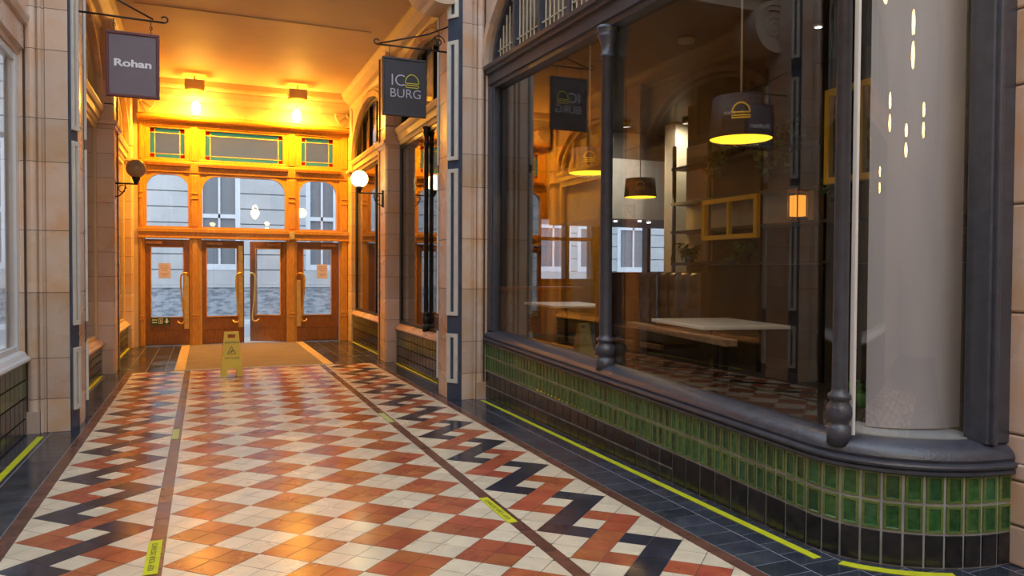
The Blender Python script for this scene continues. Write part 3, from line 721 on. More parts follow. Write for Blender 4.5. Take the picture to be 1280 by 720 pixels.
for (x0, x1), (g0, g1) in tops:
    w = empty('window_%d' % wn[0], ((x0 + x1) / 2, YE, 3.64), kind='structure'); wn[0] += 1
    z0, z1 = 3.70, 4.28
    b = MB()
    for A, B in (((x0, 3.63), (x1, z0)), ((x0, z1), (x1, 4.33)), ((x0, z0), (g0, z1)), ((g1, z0), (x1, z1))): b.box((A[0], 16.17, A[1]), (B[0], 16.30, B[1]), 'oak')
    b.build('frame', w, bevel=.006)
    e_ = .085
    b = MB()
    b.box((g0 + e_, 16.235, z0 + e_), (g1 - e_, 16.241, z1 - e_), 'glass_grey'); b.build('grey_pane', w)
    b = MB()
    for A, B in (((g0 + e_, z0), (g1 - e_, z0 + e_)), ((g0 + e_, z1 - e_), (g1 - e_, z1)), ((g0, z0 + e_), (g0 + e_, z1 - e_)), ((g1 - e_, z0 + e_), (g1, z1 - e_))): b.box((A[0], 16.235, A[1]), (B[0], 16.241, B[1]), 'glass_green')
    b.build('green_border', w)
    b = MB()
    for x in (g0, g1 - e_):
        for z in (z0, z1 - e_): b.box((x, 16.235, z), (x + e_, 16.241, z + e_), 'glass_red')
    b.build('red_corners', w)
    b = MB()
    for x in (g0 + e_, g1 - e_): b.box((x - .006, 16.228, z0), (x + .006, 16.246, z1), 'mat_border')
    for z in (z0 + e_, z1 - e_): b.box((g0, 16.228, z - .006), (g1, 16.246, z + .006), 'mat_border')
    b.build('leading', w)
# doors ------------------------------------------------
def door(n, hx, width, sgn, ang, handle_side, glass, plate=True, plate_hi=1.42, kick=False):
    """leaf built from the hinge along +x*sgn; handle at the free edge"""
    o = empty('door_%d' % n, (hx, 16.2, 0), kind='structure')
    L = []
    def X(t): return sgn * t
    H = 2.1; a, c = glass
    f = MB()
    f.box((X(0), -.025, .01), (X(a), .025, H), 'oak_shaded'); f.box((X(c), -.025, .01), (X(width), .025, H), 'oak_shaded')
    f.box((X(a), -.025, 1.94), (X(c), .025, H), 'oak_shaded'); f.box((X(a), -.025, .30), (X(c), .025, .57), 'oak_shaded')
    f.box((X(a), -.025, .01), (X(c), .025, .30), 'oak_shaded'); f.box((X(.02), -.032, .30), (X(width - .02), -.02, .31), 'oak_shaded'); f.box((X(.03), -.031, .03), (X(width - .03), -.02, .28), 'oak_shaded')
    f.box((X(a - .02), -.034, .55), (X(c + .02), -.02, .572), 'oak'); f.box((X(a - .02), -.034, 1.94), (X(c + .02), -.02, 1.96), 'oak'); f.box((X(a - .02), -.034, .57), (X(a), -.02, 1.94), 'oak'); f.box((X(c), -.034, .57), (X(c + .02), -.02, 1.94), 'oak')
    L.append(f.build('leaf', bevel=.003))
    g = MB(); g.box((X(a), -.004, .57), (X(c), .004, 1.94), 'clear_glass'); L.append(g.build('pane'))
    cl = MB(); cl.box((X(.08), -.075, 2.0), (X(.38), -.03, 2.065), 'copper'); L.append(cl.build('door_closer', bevel=.006))
    hx_ = (c + width) / 2 + .005
    if plate:
        p = MB(); p.box((X(hx_ - .045), -.034, .33), (X(hx_ + .045), -.026, plate_hi), 'brass'); L.append(p.build('brass_plate', bevel=.004))
    h = MB(); x = hx_
    dxs = -.10 * 1
    pts = [(x + .03, -.03, 1.38), (x + .03, -.07, 1.41), (x - .0, -.10, 1.44), (x - .06, -.11, 1.43), (x - .10, -.11, 1.37), (x - .105, -.11, 1.25), (x - .09, -.11, 1.0), (x - .065, -.11, .72), (x - .045, -.11, .55), (x - .05, -.11, .47), (x - .09, -.11, .435), (x - .14, -.09, .45), (x - .16, -.05, .48)]
    sm = []
    for i in range(len(pts) - 1):
        p0, p1_, p2_, p3 = [Vector(pts[max(0, min(len(pts) - 1, i + k))]) for k in (-1, 0, 1, 2)]
        for s__ in range(4):
            t = s__ / 4; sm.append(.5 * ((2 * p1_) + (-p0 + p2_) * t + (2 * p0 - 5 * p1_ + 4 * p2_ - p3) * t * t + (-p0 + 3 * p1_ - 3 * p2_ + p3) * t ** 3))
    sm.append(Vector(pts[-1])); h.tube([(X(v.x), v.y, v.z) for v in sm], .017, 'brass', 10); L.append(h.build('handle'))
    b_ = MB(); b_.lathe([(.035, 0), (.035, .02), (.02, .03)], (0, 0, 0), 'brass', 16); 
    for l in L: l.parent = o
    o.rotation_euler = (0, 0, ang)
    return o
d1 = door(1, -1.15, .865, 1, 0, 1, (.18, .745))
d2 = door(2, -.055, .80, 1, math.radians(6), 1, (.09, .655), plate_hi=2.0)
d3 = door(3, 1.565, .80, -1, math.radians(-32), 1, (.12, .66), plate=False)
d4 = door(4, 2.65, .92, -1, 0, 1, (.17, .73), plate_hi=1.3)
b = MB(); b.box((-.085, 16.18, 0), (-.055, 16.26, 2.12), 'mat_border'); b.box((1.567, 16.20, 0), (1.58, 16.28, 2.12), 'mat_border'); tag(b.build('trim_4'), kind='structure')
b = MB(); b.box((.2, 16.45, 1.95), (.95, 16.55, 2.35), 'black_paint')
# notices
for (x, y, lab) in ((-.735, 16.185, 'orange paper notice stuck on the glass of the leftmost door'), (2.30, 16.185, 'orange paper notice stuck on the glass of the rightmost door')):
    e = empty('paper_notice', (x, y, 1.48), label=lab, cat='notice')
    b = MB(); b.box((x - .11, y, 1.33), (x + .11, y + .002, 1.63), 'paper'); b.build('paper_sheet', e)
    b = MB()
    for z, wd in ((1.57, .07), (1.53, .08), (1.49, .06), (1.42, .075), (1.39, .05)): b.box((x - wd, y - .001, z), (x + wd, y, z + .012), 'paper_print')
    b.build('print', e)
e = empty('exit_sign', (-.81, 16.17, .49), label='small green exit sign with white symbols low on the leftmost door', cat='sign')
b = MB(); b.box((-.985, 16.155, .42), (-.64, 16.165, .56), 'exit_green'); b.build('sign_plate', e)
b = MB(); y = 16.154; 
for A, B in (((-.965, .505), (-.87, .525)), ((-.965, .455), (-.87, .475)), ((-.845, .44), (-.77, .45)), ((-.845, .53), (-.77, .54)), ((-.845, .44), (-.835, .54)), ((-.78, .44), (-.77, .54)), ((-.815, .455), (-.80, .52))): b.box((A[0], y, A[1]), (B[0], y + .002, B[1]), 'letter_white')
b.prism([(-.70, .44), (-.655, .49), (-.683, .49), (-.683, .54), (-.717, .54), (-.717, .49), (-.745, .49)], y, y + .002, 'letter_white', FYZ); b.build('symbols', e)

# ceiling uplighter boxes with lamps
for x, lab in ((-.17, 'box uplighter above the entrance doors, left of the pair'), (1.73, 'box uplighter above the entrance doors, right of the pair')):
    e = empty('ceiling_spotlight', (x, 15.55, 5.2), label=lab, cat='light', group='box lights above the doors')
    b = MB(); w = .175
    for A, B in (((x - w, 15.42, 4.90), (x + w, 15.44, 5.11)), ((x - w, 15.70, 4.90), (x + w, 15.72, 5.11)), ((x - w, 15.44, 4.90), (x - w + .02, 15.70, 5.11)), ((x + w - .02, 15.44, 4.90), (x + w, 15.70, 5.11))): b.box(A, B, 'ceiling_paint')
    b.box((x - .02, 15.55, 5.0), (x + .02, 15.59, 5.2), 'ceiling_paint'); b.build('housing', e)
    b = MB(); b.sphere((x + .02, 15.86, 4.66), .08, 'bulb', 16, 10, 1.6); b.build('bulb', e)
    b = MB(); b.tube([(x, 15.6, 4.93), (x + .01, 15.75, 4.9), (x + .02, 15.86, 4.85), (x + .02, 15.86, 4.76)], .012, 'brass', 8); b.build('lamp_arm', e)
    light('spot_light', 'POINT', (x + .02, 15.76, 4.62), 40, (1, .44, .012), shadow_soft_size=.07)
    light('spot_light', 'SPOT', (x, 15.3, 4.86), 280, (1, .44, .02), shadow_soft_size=.12, spot_size=2.75, spot_blend=.6, rot=(.22, 0, 0))
    light('up_light', 'POINT', (x, 15.6, 5.0), 9, (1, .42, .02), shadow_soft_size=.05)

# globe wall lamps
def globe_lamp(x, y, z, wx, lit, label, power=0):
    e = empty('globe_wall_lamp', (wx, y, z - .25), label=label, cat='lamp')
    b = MB(); b.sphere((x, y, z), .135, 'globe_lit' if lit else 'globe_off', 28, 16); b.build('globe', e)
    s = 1 if wx > x else -1
    b = MB(); b.lathe([(.02, -.235), (.03, -.20), (.05, -.16), (.06, -.125), (.045, -.115)], (x, y, z), 'iron', 14)
    b.tube([(x, y, z - .225), (wx, y, z - .225)], .012, 'iron', 8)
    b.tube([(wx + -s * .0, y, z - .42)] + [(wx - s * .14 * math.sin(t), y, z - .42 + .18 * (1 - math.cos(t))) for t in [i * PI / 16 for i in range(1, 9)]], .009, 'iron', 8)
    b.tube([(wx - s * (.10 + .05 * math.cos(t)), y, z - .30 + .05 * math.sin(t)) for t in [i * PI / 8 for i in range(15)]], .007, 'iron', 6)
    b.box((wx - .012, y - .03, z - .45), (wx + .012, y + .03, z - .17), 'iron')
    b.build('bracket', e)
    if power: light('globe_light', 'POINT', (x, y, z), power, (1, .60, .20), shadow_soft_size=.135)
    return e
gl = globe_lamp(2.34, 12.25, 3.0, 2.72, True, 'lit white globe lamp on the right pilaster near the doors', 30)
gr = globe_lamp(-.93, 12.25, 2.98, -1.21, False, 'unlit globe lamp on the left pilaster near the doors')

for (x, y, z, lab) in ((1.83, 1.4, 3.75, 'lit globe hanging high over the right of the arcade floor'), (-.67, 3.2, 3.75, 'lit globe hanging high over the left of the arcade floor')):
    e = empty('hanging_globe', (x, y, z), label=lab, cat='lamp')
    b = MB(); b.sphere((x, y, z), .15, 'globe_lit', 24, 14); b.build('globe', e)
    b = MB(); b.tube([(x, y, z + .16), (x, y, 7.5)], .012, 'iron', 8); b.lathe([(.06, .16), (.07, .19), (.02, .24)], (x, y, z), 'iron', 16); b.build('hanging_rod', e)
    light('globe_light', 'POINT', (x, y, z), 16, (1, .58, .22), shadow_soft_size=.17)
for (x, y, z, h, r, lab) in ((2.02, -1.8, 4.03, .62, .13, 'tall two-tier lantern hanging behind the viewer, highest of the lanterns'), (.30, -1.0, 3.28, .42, .11, 'two-tier lantern hanging behind the viewer over the middle of the floor'),
                           (1.55, -1.8, 2.97, .36, .11, 'small two-tier lantern hanging lowest behind the viewer'), (2.68, -4.07, 3.53, .46, .12, 'two-tier lantern hanging furthest behind the viewer'), (-.40, -.45, 2.55, .30, .08, 'slim lantern hanging behind the viewer at the left')):
    e = empty('hanging_lantern', (x, y, z), label=lab, cat='lamp')
    b = MB()
    for a, c in ((-h / 2, -.03), (.03, h / 2)):
        b.lathe([(max(.01, r * math.sin(PI * (k + .6) / 11.2) ** .6), a + (c - a) * k / 10) for k in range(11)], (x, y, z), 'lantern_light', 18)
    b.build('glass_shade', e)
    b = MB(); b.lathe([(r * .7, -.03), (r * .8, 0), (r * .7, .03)], (x, y, z), 'iron', 16); b.tube([(x, y, z + h / 2 - .01), (x, y, 7.5)], .01, 'iron', 8); b.build('hanging_rod', e)
# ------------------------------------------------------------------ HANGING SIGNS
def burger(parent, x, z, w, y, m, r=.006):
    b = MB(); h = w * .62
    dome = [(x - w / 2 + w * (1 - math.cos(t)) / 2, y, z + h * math.sin(t)) for t in [i * PI / 18 for i in range(19)]]
    b.tube(dome, r, m, 8); b.tube([(x - w / 2, y, z), (x + w / 2, y, z)], r, m, 8)
    zz = z - w * .13; b.tube([(x - w / 2 + .01, y, zz), (x + w / 2 - .01, y, zz), (x + w / 2 - .002, y, zz - .01), (x + w / 2 - .01, y, zz - w * .17), (x - w / 2 + .01, y, zz - w * .17), (x - w / 2 + .002, y, zz - .01)], r, m, 8, closed=True)
    return b.build('burger_emblem', parent)
def hanging_sign(x0, x1, y, z0, z1, frame_m, face_m, name, label, fw=.03):
    e = empty(name, ((x0 + x1) / 2, y, z0), label=label, cat='sign')
    b = MB(); b.box((x0 + fw, y - .012, z0 + fw), (x1 - fw, y + .012, z1 - fw), face_m); b.build('panel', e)
    b = MB()
    for A, B in (((x0, z0), (x1, z0 + fw)), ((x0, z1 - fw), (x1, z1)), ((x0, z0 + fw), (x0 + fw, z1 - fw)), ((x1 - fw, z0 + fw), (x1, z1 - fw))): b.box((A[0], y - .022, A[1]), (B[0], y + .022, B[1]), frame_m)
    b.build('frame', e, bevel=.006); return e
YS1 = 8.15
s1 = hanging_sign(-.875, -.405, YS1, 3.17, 3.80, 'maroon', 'sign_grey', 'hanging_sign', 'maroon-framed grey hanging sign lettered in white, over the left side')
text('Rohan', 'lettering', s1, (0, -.0135, .325), .094, 'letter_white', rot=(PI / 2, 0, 0), ext=.002, sx=1.38, off=.003)
for x in (-.80, -.48):
    b = MB(); b.tube([(x, YS1, 3.79), (x, YS1, 3.846), (x + .012, YS1, 3.86), (x, YS1, 3.874), (x, YS1, 3.925)], .004, 'iron', 6); b.tube([(x + .012 * math.cos(t), YS1, 3.86 + .014 * math.sin(t)) for t in [i * PI / 5 for i in range(10)]], .004, 'iron', 6, closed=True)
    b.build('hanging_hook', s1)
e = empty('sign_bracket', (-1.11, YS1, 3.93), label='wrought iron bracket holding the maroon-framed sign', cat='bracket')
b = MB(); b.tube([(-1.12, YS1, 3.945), (-.36, YS1, 3.93)], .010, 'iron', 8); b.build('bar', e)
b = MB(); b.tube([(-1.12, YS1, 4.28), (-.9, YS1, 4.16), (-.46, YS1, 3.95)], .009, 'iron', 8); b.build('stay', e)
b = MB(); b.tube([(-.36 + .0, YS1, 3.93)] + [(-.36 + .03 * math.sin(t), YS1, 3.96 - .03 * math.cos(t)) for t in [i * PI / 8 for i in range(1, 12)]], .007, 'iron', 8); b.build('curl', e)
YS2 = 8.42
s2 = hanging_sign(1.865, 2.375, YS2, 3.27, 3.93, 'sign_dark', 'sign_dark', 'hanging_sign', 'dark square hanging sign with pale lettering and yellow burger outline, by the right pilaster', fw=.025)
text('IC', 'lettering', s2, (-.165, -.0135, .40), .185, 'letter_lilac', rot=(PI / 2, 0, 0), ext=.002, align='LEFT', sx=1.0, off=-.002)
text('BURG', 'lettering', s2, (-.175, -.0135, .255), .143, 'letter_lilac', rot=(PI / 2, 0, 0), ext=.002, align='LEFT', sx=1.0, off=-.0015)
s2b = burger(s2, 2.208, 3.650, .16, YS2 - .014, 'letter_yellow', .0045)
t1_ = text('IC', 'lettering', s2, (.165, .0135, .40), .185, 'letter_lilac', rot=(PI / 2, 0, PI), ext=.002, align='LEFT')
t2_ = text('BURG', 'lettering', s2, (.175, .0135, .255), .143, 'letter_lilac', rot=(PI / 2, 0, PI), ext=.002, align='LEFT')
burger(s2, 2.032, 3.650, .16, YS2 + .014, 'letter_yellow', .0045)
for x in (1.95, 2.29):
    b = MB(); b.tube([(x, YS2, 3.93), (x, YS2, 4.05)], .004, 'iron', 6); b.build('hanging_hook', s2)
e = empty('sign_bracket', (2.64, YS2, 4.05), label='scrolled iron bracket holding the dark burger sign', cat='bracket')
b = MB(); b.tube([(2.65, YS2, 4.06), (1.80, YS2, 4.06)], .010, 'iron', 8); b.build('bar', e)
b = MB(); b.tube([(2.65, YS2, 4.36), (2.4, YS2, 4.24), (1.83, YS2, 4.07)], .009, 'iron', 8); b.build('stay', e)
b = MB(); b.tube([(1.80, YS2, 4.06)] + [(1.80 - .028 * math.sin(t), YS2, 4.088 - .028 * math.cos(t)) for t in [i * PI / 8 for i in range(1, 12)]], .007, 'iron', 8); b.build('curl', e)
b = MB(); b.tube([(2.52 + (.08 - .07 * i / 24) * math.cos(i * .42), YS2, 4.17 + (.08 - .07 * i / 24) * math.sin(i * .42)) for i in range(25)], .007, 'iron', 6); b.build('curl', e)

# ------------------------------------------------------------------ WET FLOOR SIGN
e = empty('wet_floor_sign', (.345, 11.35, 0), label='yellow folding wet floor sign standing in front of the entrance mat', cat='warning sign')
def wet_panel(yb, yt, name):
    n = (Vector((0, yt, .62)) - Vector((0, yb, 0)))
    def fn(p, q_, h): # p across, q up
        y = yb + (yt - yb) * q_ / .62
        return (.345 + p, 11.35 + y + h, q_)
    mb = MB()
    hw = lambda z: .148 - .052 * z / .62
    S = 'sign_yellow'
    mb.prism([(-hw(0), 0), (-.07, 0), (-.06, .09), (-.05, .105), (.05, .105), (.06, .09), (.07, 0), (hw(0), 0), (hw(.53), .53), (-hw(.53), .53)], -.008, .008, S, fn)
    mb.prism([(-hw(.53), .53), (-.05, .53), (-.05, .585), (-hw(.585), .585)], -.008, .008, S, fn); mb.prism([(.05, .53), (hw(.53), .53), (hw(.585), .585), (.05, .585)], -.008, .008, S, fn)
    mb.prism([(-hw(.585), .585), (hw(.585), .585), (hw(.62), .62), (-hw(.62), .62)], -.012, .012, S, fn)
    for s in (-1, 1): mb.prism([(s * hw(0), 0), (s * (hw(0) - .015), 0), (s * (hw(.6) - .015), .6), (s * hw(.6), .6)], -.014, .014, S, fn)
    return mb.build(name, e)
wet_panel(-.14, -.012, 'front_panel'); wet_panel(.14, .012, 'rear_panel')
ang = math.atan2(.128, .62)
def on_panel(z): return -.14 + .128 * z / .62 - .0095
text('CAUTION', 'lettering', e, (0, on_panel(.47), .47), .042, 'print_dark', rot=(PI / 2 - ang, 0, 0), ext=.001)
text('WET FLOOR', 'lettering', e, (0, on_panel(.25), .25), .036, 'print_dark', rot=(PI / 2 - ang, 0, 0), ext=.001)
b = MB(); f3 = lambda p, q_, h: (.345 + p, 11.35 + on_panel(q_) + h, q_)
for i in range(3):
    A = [(-.06, .31), (.06, .31), (0, .42)]; B_ = [(p[0] * .78, .347 + (p[1] - .347) * .78) for p in A]; j = (i + 1) % 3
    b.prism([A[i], A[j], B_[j], B_[i]], -.001, .002, 'print_dark', f3)
b.prism([(-.02, .325), (-.005, .325), (.012, .35), (.02, .34), (.026, .346), (.012, .366), (.004, .37), (-.006, .352)], -.001, .002, 'print_dark', f3)
b.build('pictogram', e)

# ------------------------------------------------------------------ STREET FACADE (beyond the doors)
fe = empty('stone_facade', (2, 24.2, 0), label='pale coursed stone building across the street behind the doors', cat='building')
YF = 24.0
b = MB(); b.box((-14, YF + .02, 0), (26, YF + .5, 12), 'stone_joint')
win = [(-13.0, -11.9), (-9.6, -8.5), (-6.2, -5.1), (-.05, .85), (3.05, 3.75), (6.0, 7.1), (9.2, 10.3), (10.9, 12.0), (12.55, 13.6), (14.2, 15.3), (17, 18), (20, 21)]
def course(z0, z1, m, proud):
    xs = [-14]
    for a, c in win: xs += [a - .12, c + .12]
    xs.append(26)
    for i in range(0, len(xs), 2):
        if 1.55 < (z0 + z1) / 2 < 5.0:
            a, c = xs[i], xs[i + 1]; x = a
            while x < c - .01:
                x2 = min(c, x + 1.7 + random.random() * .6); b.box((x, YF - proud, z0 + .015), (x2, YF + .05, z1 - .015), m); x = x2
        elif i == 0: b.box((-14, YF - proud, z0 + .015), (26, YF + .05, z1 - .015), m)
z = 1.05
while z < 11.6: course(z, z + .46, 'stone', .03); z += .46
b.build('stone_wall', fe)
b = MB(); b.box((-14, YF - .08, 0), (26, YF + .05, .98), 'rubble'); b.box((-14, YF - .12, .98), (26, YF + .05, 1.06), 'stone'); b.build('rubble_base', fe)
for k, (a, c) in enumerate(win):
    w = empty('facade_window', (0, 0, 0)); w.parent = fe; w.location = ((a + c) / 2 - 2, -.2, 1.6)
    dark = k in (4,)
    b = MB(); b.box((a, YF + .06, 1.6), (c, YF + .07, 5.0), 'dark_pane' if k in (4, 5, 8) else 'blue_curtain'); b.build('window_pane', w)
    b = MB()
    for A, B in (((a - .14, 1.5), (a, 5.05)), ((c, 1.5), (c + .14, 5.05)), ((a, 1.5), (c, 1.68)), ((a, 3.05), (c, 3.17)), ((a, 4.95), (c, 5.05)), (((a + c) / 2 - .03, 1.68), ((a + c) / 2 + .03, 4.95))): b.box((A[0], YF - .04, A[1]), (B[0], YF + .08, B[1]), 'kerb')
    b.build('window_surround', w)
# ------------------------------------------------------------------ SHOP INTERIOR (right)
FZI = .30
b = MB(); b.prism([(3.26, 16.2), (3.26, 3.3), (3.45, 3.05), (3.95, 2.9), (12.5, 2.9), (12.5, 16.2)], 0, FZI, 'interior_dark', FZ); tag(b.build('floor_shop'), kind='structure')
b = MB(); b.box((3.42, 2.75, 3.9), (12.5, 16.2, 4.0), 'interior_dark'); tag(b.build('ceiling_shop'), kind='structure')
b = MB(); b.box((6.5, 2.75, FZI), (6.65, 9.1, 3.9), 'interior_brown'); b.box((12.5, 2.75, 0), (12.7, 16.4, 4), 'interior_dark'); b.box((3.95, 2.63, 0), (12.5, 2.75, 4), 'interior_dark')
b.box((3.62, 8.9, 3.9), (3.72, 16.2, 6.0), 'interior_dark'); b.box((3.62, 2.75, 3.9), (3.72, 8.9, 6.0), 'fan_backing'); b.box((3.3, 2.7, 6.0), (3.75, 16.2, 6.05), 'interior_dark'); tag(b.build('wall_shop'), kind='structure')
e = empty('wall_shop_end', (8, 16.2, 0), kind='structure')
b = MB()
for A, B in (((3.1, 0), (7.3, 4)), ((7.3, 0), (11.6, 1.25)), ((7.3, 2.85), (11.6, 4)), ((11.6, 0), (12.6, 4))): b.box((A[0], 16.2, A[1]), (B[0], 16.4, B[1]), 'interior_dark')
b.build('wall_panel', e)
wsh = empty('window_%d' % wn[0], (9.4, 16.2, 1.25), kind='structure'); wn[0] += 1
b = MB()
for x in (7.3, 8.05, 8.75, 9.0, 10.35, 11.5): b.box((x, 16.16, 1.25), (x + (.1 if x != 8.75 else .25), 16.4, 2.85), 'black_paint')
b.box((7.3, 16.16, 1.25), (11.6, 16.4, 1.33), 'black_paint'); b.box((7.3, 16.16, 2.75), (11.6, 16.4, 2.85), 'black_paint'); b.box((7.3, 16.16, 2.25), (8.8, 16.4, 2.33), 'black_paint'); b.build('frame', wsh)
b = MB(); b.box((7.3, 16.28, 1.3), (11.6, 16.286, 2.8), 'clear_glass'); b.build('pane', wsh)

# pale bulkhead with small spots, cream column
e = empty('bulkhead', (8.2, 12.5, 3.9), kind='structure')
b = MB(); b.box((6.30, 11.2, 2.42), (9.0, 13.4, 3.45), 'interior_grey'); b.box((6.30, 11.2, 3.45), (9.0, 13.4, 3.9), 'interior_dark'); b.build('pale_casing', e)
b = MB()
for i in range(4): b.lathe([(.03, 0), (.03, .012)], (6.50 + i * .35, 11.5 + (i % 2) * .25, 2.405), 'spot_glow', 12)
tag(b.build('spot_lenses', e), 'small lit spots under the casing')
b = MB(); b.box((6.98, 10.1, FZI), (7.5, 10.4, 3.9), 'interior_cream'); tag(b.build('column_shop'), kind='structure')
# shelf frame along the back wall
e = empty('shelving_frame', (6.3, 7, FZI), label='black metal shelf frame on the back wall of the shop', cat='shelf')
b = MB()
for y in (9.0, 8.2, 7.2, 6.2, 5.2, 4.2, 3.3): b.box((6.20, y, FZI), (6.24, y + .04, 3.3), 'black_paint')
b.build('uprights', e)
for z in (1.6, 2.05, 2.45, 2.95):
    b = MB(); b.box((6.18, 3.3, z), (6.5, 9.04, z + .035), 'black_paint'); b.build('shelf', e)
b = MB(); b.box((6.44, 8.5, 1.65), (6.5, 9.04, 3.3), 'interior_cream'); b.box((6.45, 6.6, 2.05), (6.5, 8.5, 2.45), 'interior_grey'); b.build('back_panel', e)
def big_frame(x, y0, y1, z0, z1, lab, t=.06):
    b = MB()
    for A, B in (((y0, z0), (y1, z0 + t)), ((y0, z1 - t), (y1, z1)), ((y0, z0 + t), (y0 + t, z1 - t)), ((y1 - t, z0 + t), (y1, z1 - t)), (((y0 + y1) / 2 - .02, z0 + t), ((y0 + y1) / 2 + .02, z1 - t))): b.box((x - .03, A[0], A[1]), (x + .03, B[0], B[1]), 'yellow_frame')
    o = b.build('yellow_frame', origin=(x, (y0 + y1) / 2, z0), bevel=.005); tag(o, lab, 'frame')
    if x < 6:
        for y in (y0 + .05, y1 - .05): w_ = MB(); w_.tube([(x, y, z1 - .01), (x, y, 3.9)], .004, 'iron', 6); w_.build('hanging_wire', o)
    return o
big_frame(6.13, 7.15, 8.22, 1.92, 2.45, 'empty yellow frame hung on the shelf left of the small lantern')
big_frame(5.6, 4.70, 5.58, 2.36, 3.27, 'tall empty yellow frame behind the near shop column')
# lantern
e = empty('glowing_lantern', (6.1, 6.45, 1.98), label='small orange lantern glowing on the shelf inside the shop', cat='lantern')
b = MB(); b.box((6.05, 6.43, 2.13), (6.17, 6.55, 2.36), 'lantern_glow'); b.build('glow', e)
b = MB()
for dx_ in (-.08, .07):
    for dy_ in (-.08, .07): b.box((6.11 + dx_, 6.49 + dy_, 2.085), (6.12 + dx_, 6.50 + dy_, 2.42), 'copper')
b.box((6.03, 6.41, 2.085), (6.19, 6.57, 2.11), 'copper'); b.box((6.03, 6.41, 2.40), (6.19, 6.57, 2.43), 'copper'); b.build('cage', e)
# plants
def plant(x, y, z, r, drop, lab, pot='pot_dark', leafm='leaf', n=90, ph=.14, spike=False):
    e = empty('potted_plant', (x, y, z), label=lab, cat='plant')
    b = MB(); b.lathe([(ph * .42, 0), (ph * .6, ph), (ph * .5, ph), (ph * .45, ph * .85)], (x, y, z), pot, 16); b.build('pot', e)
    b = MB()
    for i in range(n):
        a = random.uniform(0, 2 * PI); rr = r * random.random() ** .6; zz = z + ph + random.uniform(-drop, r * .9) * (rr / r if drop > 0 else 1) 
        c = Vector((x + rr * math.cos(a), y + rr * math.sin(a), zz)); c.x = (min(c.x, 6.42) if c.z > z + .06 else min(c.x, 6.09)) if x > 6 else c.x
        dv = Vector((random.uniform(-1, 1), random.uniform(-1, 1), random.uniform(-.6, .8))).normalized(); L_ = random.uniform(.05, .10) * (1.8 if spike else 1)
        sd = dv.cross(Vector((random.random(), random.random(), random.random()))).normalized() * L_ * (.12 if spike else .32)
        b.add([c - dv * L_ / 2, c + sd, c + dv * L_ / 2 + Vector((0, 0, -.01)), c - sd], [(0, 1, 2, 3)], leafm)
    for i in range(10):
        a = random.uniform(0, 2 * PI); rr = r * .8
        ze = z + ph + random.uniform(-drop, r * .4); xe = x + rr * math.cos(a)
        if x > 6: xe = min(xe, 6.45 if ze > z + .06 else 6.10)
        b.tube([(x, y, z + ph), (x + rr * .5 * math.cos(a), y + rr * .5 * math.sin(a), z + ph + r * .5)] + ([(xe, y + rr * math.sin(a), z + ph + .02)] if ze < z + .06 else []) + [(xe - .001, y + rr * math.sin(a), ze)], .003, leafm, 5)
    b.build('foliage', e); return e
plant(6.3, 7.9, 2.985, .26, .5, 'leafy plant trailing from the top shelf above the yellow frame', n=160)
plant(6.3, 6.9, 2.985, .28, .6, 'bushy dark plant trailing from the top shelf above the lantern', n=180)
plant(6.3, 5.9, 2.485, .22, .4, 'dark plant on the shelf right of the lantern')
plant(6.3, 8.75, 1.635, .15, .1, 'spiky plant on the lowest shelf beside the cream wall', spike=True)
plant(6.3, 4.9, 1.635, .25, .2, 'dark plant on the lowest shelf seen behind the near column', n=140)
plant(6.3, 7.6, 1.635, .22, .2, 'dark trailing plant on the lowest shelf under the yellow frame', n=120)
plant(5.45, 4.95, FZI, .12, 0, 'small plant in a bright green pot on the shop floor', pot='pot_green', leafm='leaf_bright', n=40, ph=.13)
plant(5.62, 4.80, FZI, .10, 0, 'small plant in an orange pot beside the green pot', pot='pot_orange', n=30, ph=.10)

# tables
def table(cx, cy, w, l, rz, z, lab):
    e = empty('cafe_table', (cx, cy, FZI), label=lab, cat='table', group='white tables in the shop'); L = []
    t = MB(); t.box((-w / 2, -l / 2, z - FZI - .035), (w / 2, l / 2, z - FZI), 'table_white'); L.append(t.build('table_top', bevel=.006))
    p = MB(); p.tube([(0, 0, .02), (0, 0, z - FZI - .035)], .035, 'black_paint', 14); L.append(p.build('pedestal'))
    p = MB(); p.lathe([(.24, 0), (.24, .015), (.05, .03)], (0, 0, 0), 'black_paint', 20); L.append(p.build('table_base'))
    for o in L: o.parent = e
    e.rotation_euler = (0, 0, rz); return e
table(4.80, 6.2, .90, 1.22, -.18, 1.0, 'large white-topped table before the buttoned seat')
table(5.55, 11.1, 1.0, 1.5, -.1, .97, 'white-topped table left of the middle shop column, further back')
# buttoned booth
e = empty('booth_seat', (5.7, 8.2, FZI), label='dark buttoned leather booth seat with brown end panel', cat='booth')
b = MB(); ny, nz = 72, 30; Y0, Y1, Z0, Z1 = 7.62, 9.0, .82, 1.50; vs = []; fs = []
for i in range(ny + 1):
    for j in range(nz + 1):
        y = Y0 + (Y1 - Y0) * i / ny; z = Z0 + (Z1 - Z0) * j / nz
        fy = abs(math.sin(PI * (y - Y0) / .23)); row = (z - Z0) / .22
        fz = abs(math.sin(PI * row)); puff = (fy ** .6) * (.55 + .45 * fz ** .6)
        edge = min(1, (Z1 - z) / .05) if Z1 - z < .05 else 1
        vs.append((5.68 - .085 * puff * (edge ** .5) - .01, y, z))
for i in range(ny):
    for j in range(nz): k = i * (nz + 1) + j; fs.append((k, k + 1, k + nz + 2, k + nz + 1))
b.add(vs, fs, 'leather', True); b.box((5.66, Y0, FZI), (5.80, Y1, 1.50), 'leather'); b.build('backrest', e)
b = MB(); b.box((5.15, 7.62, .62), (5.68, 9.0, .80), 'leather'); b.build('seat', e, bevel=.04)
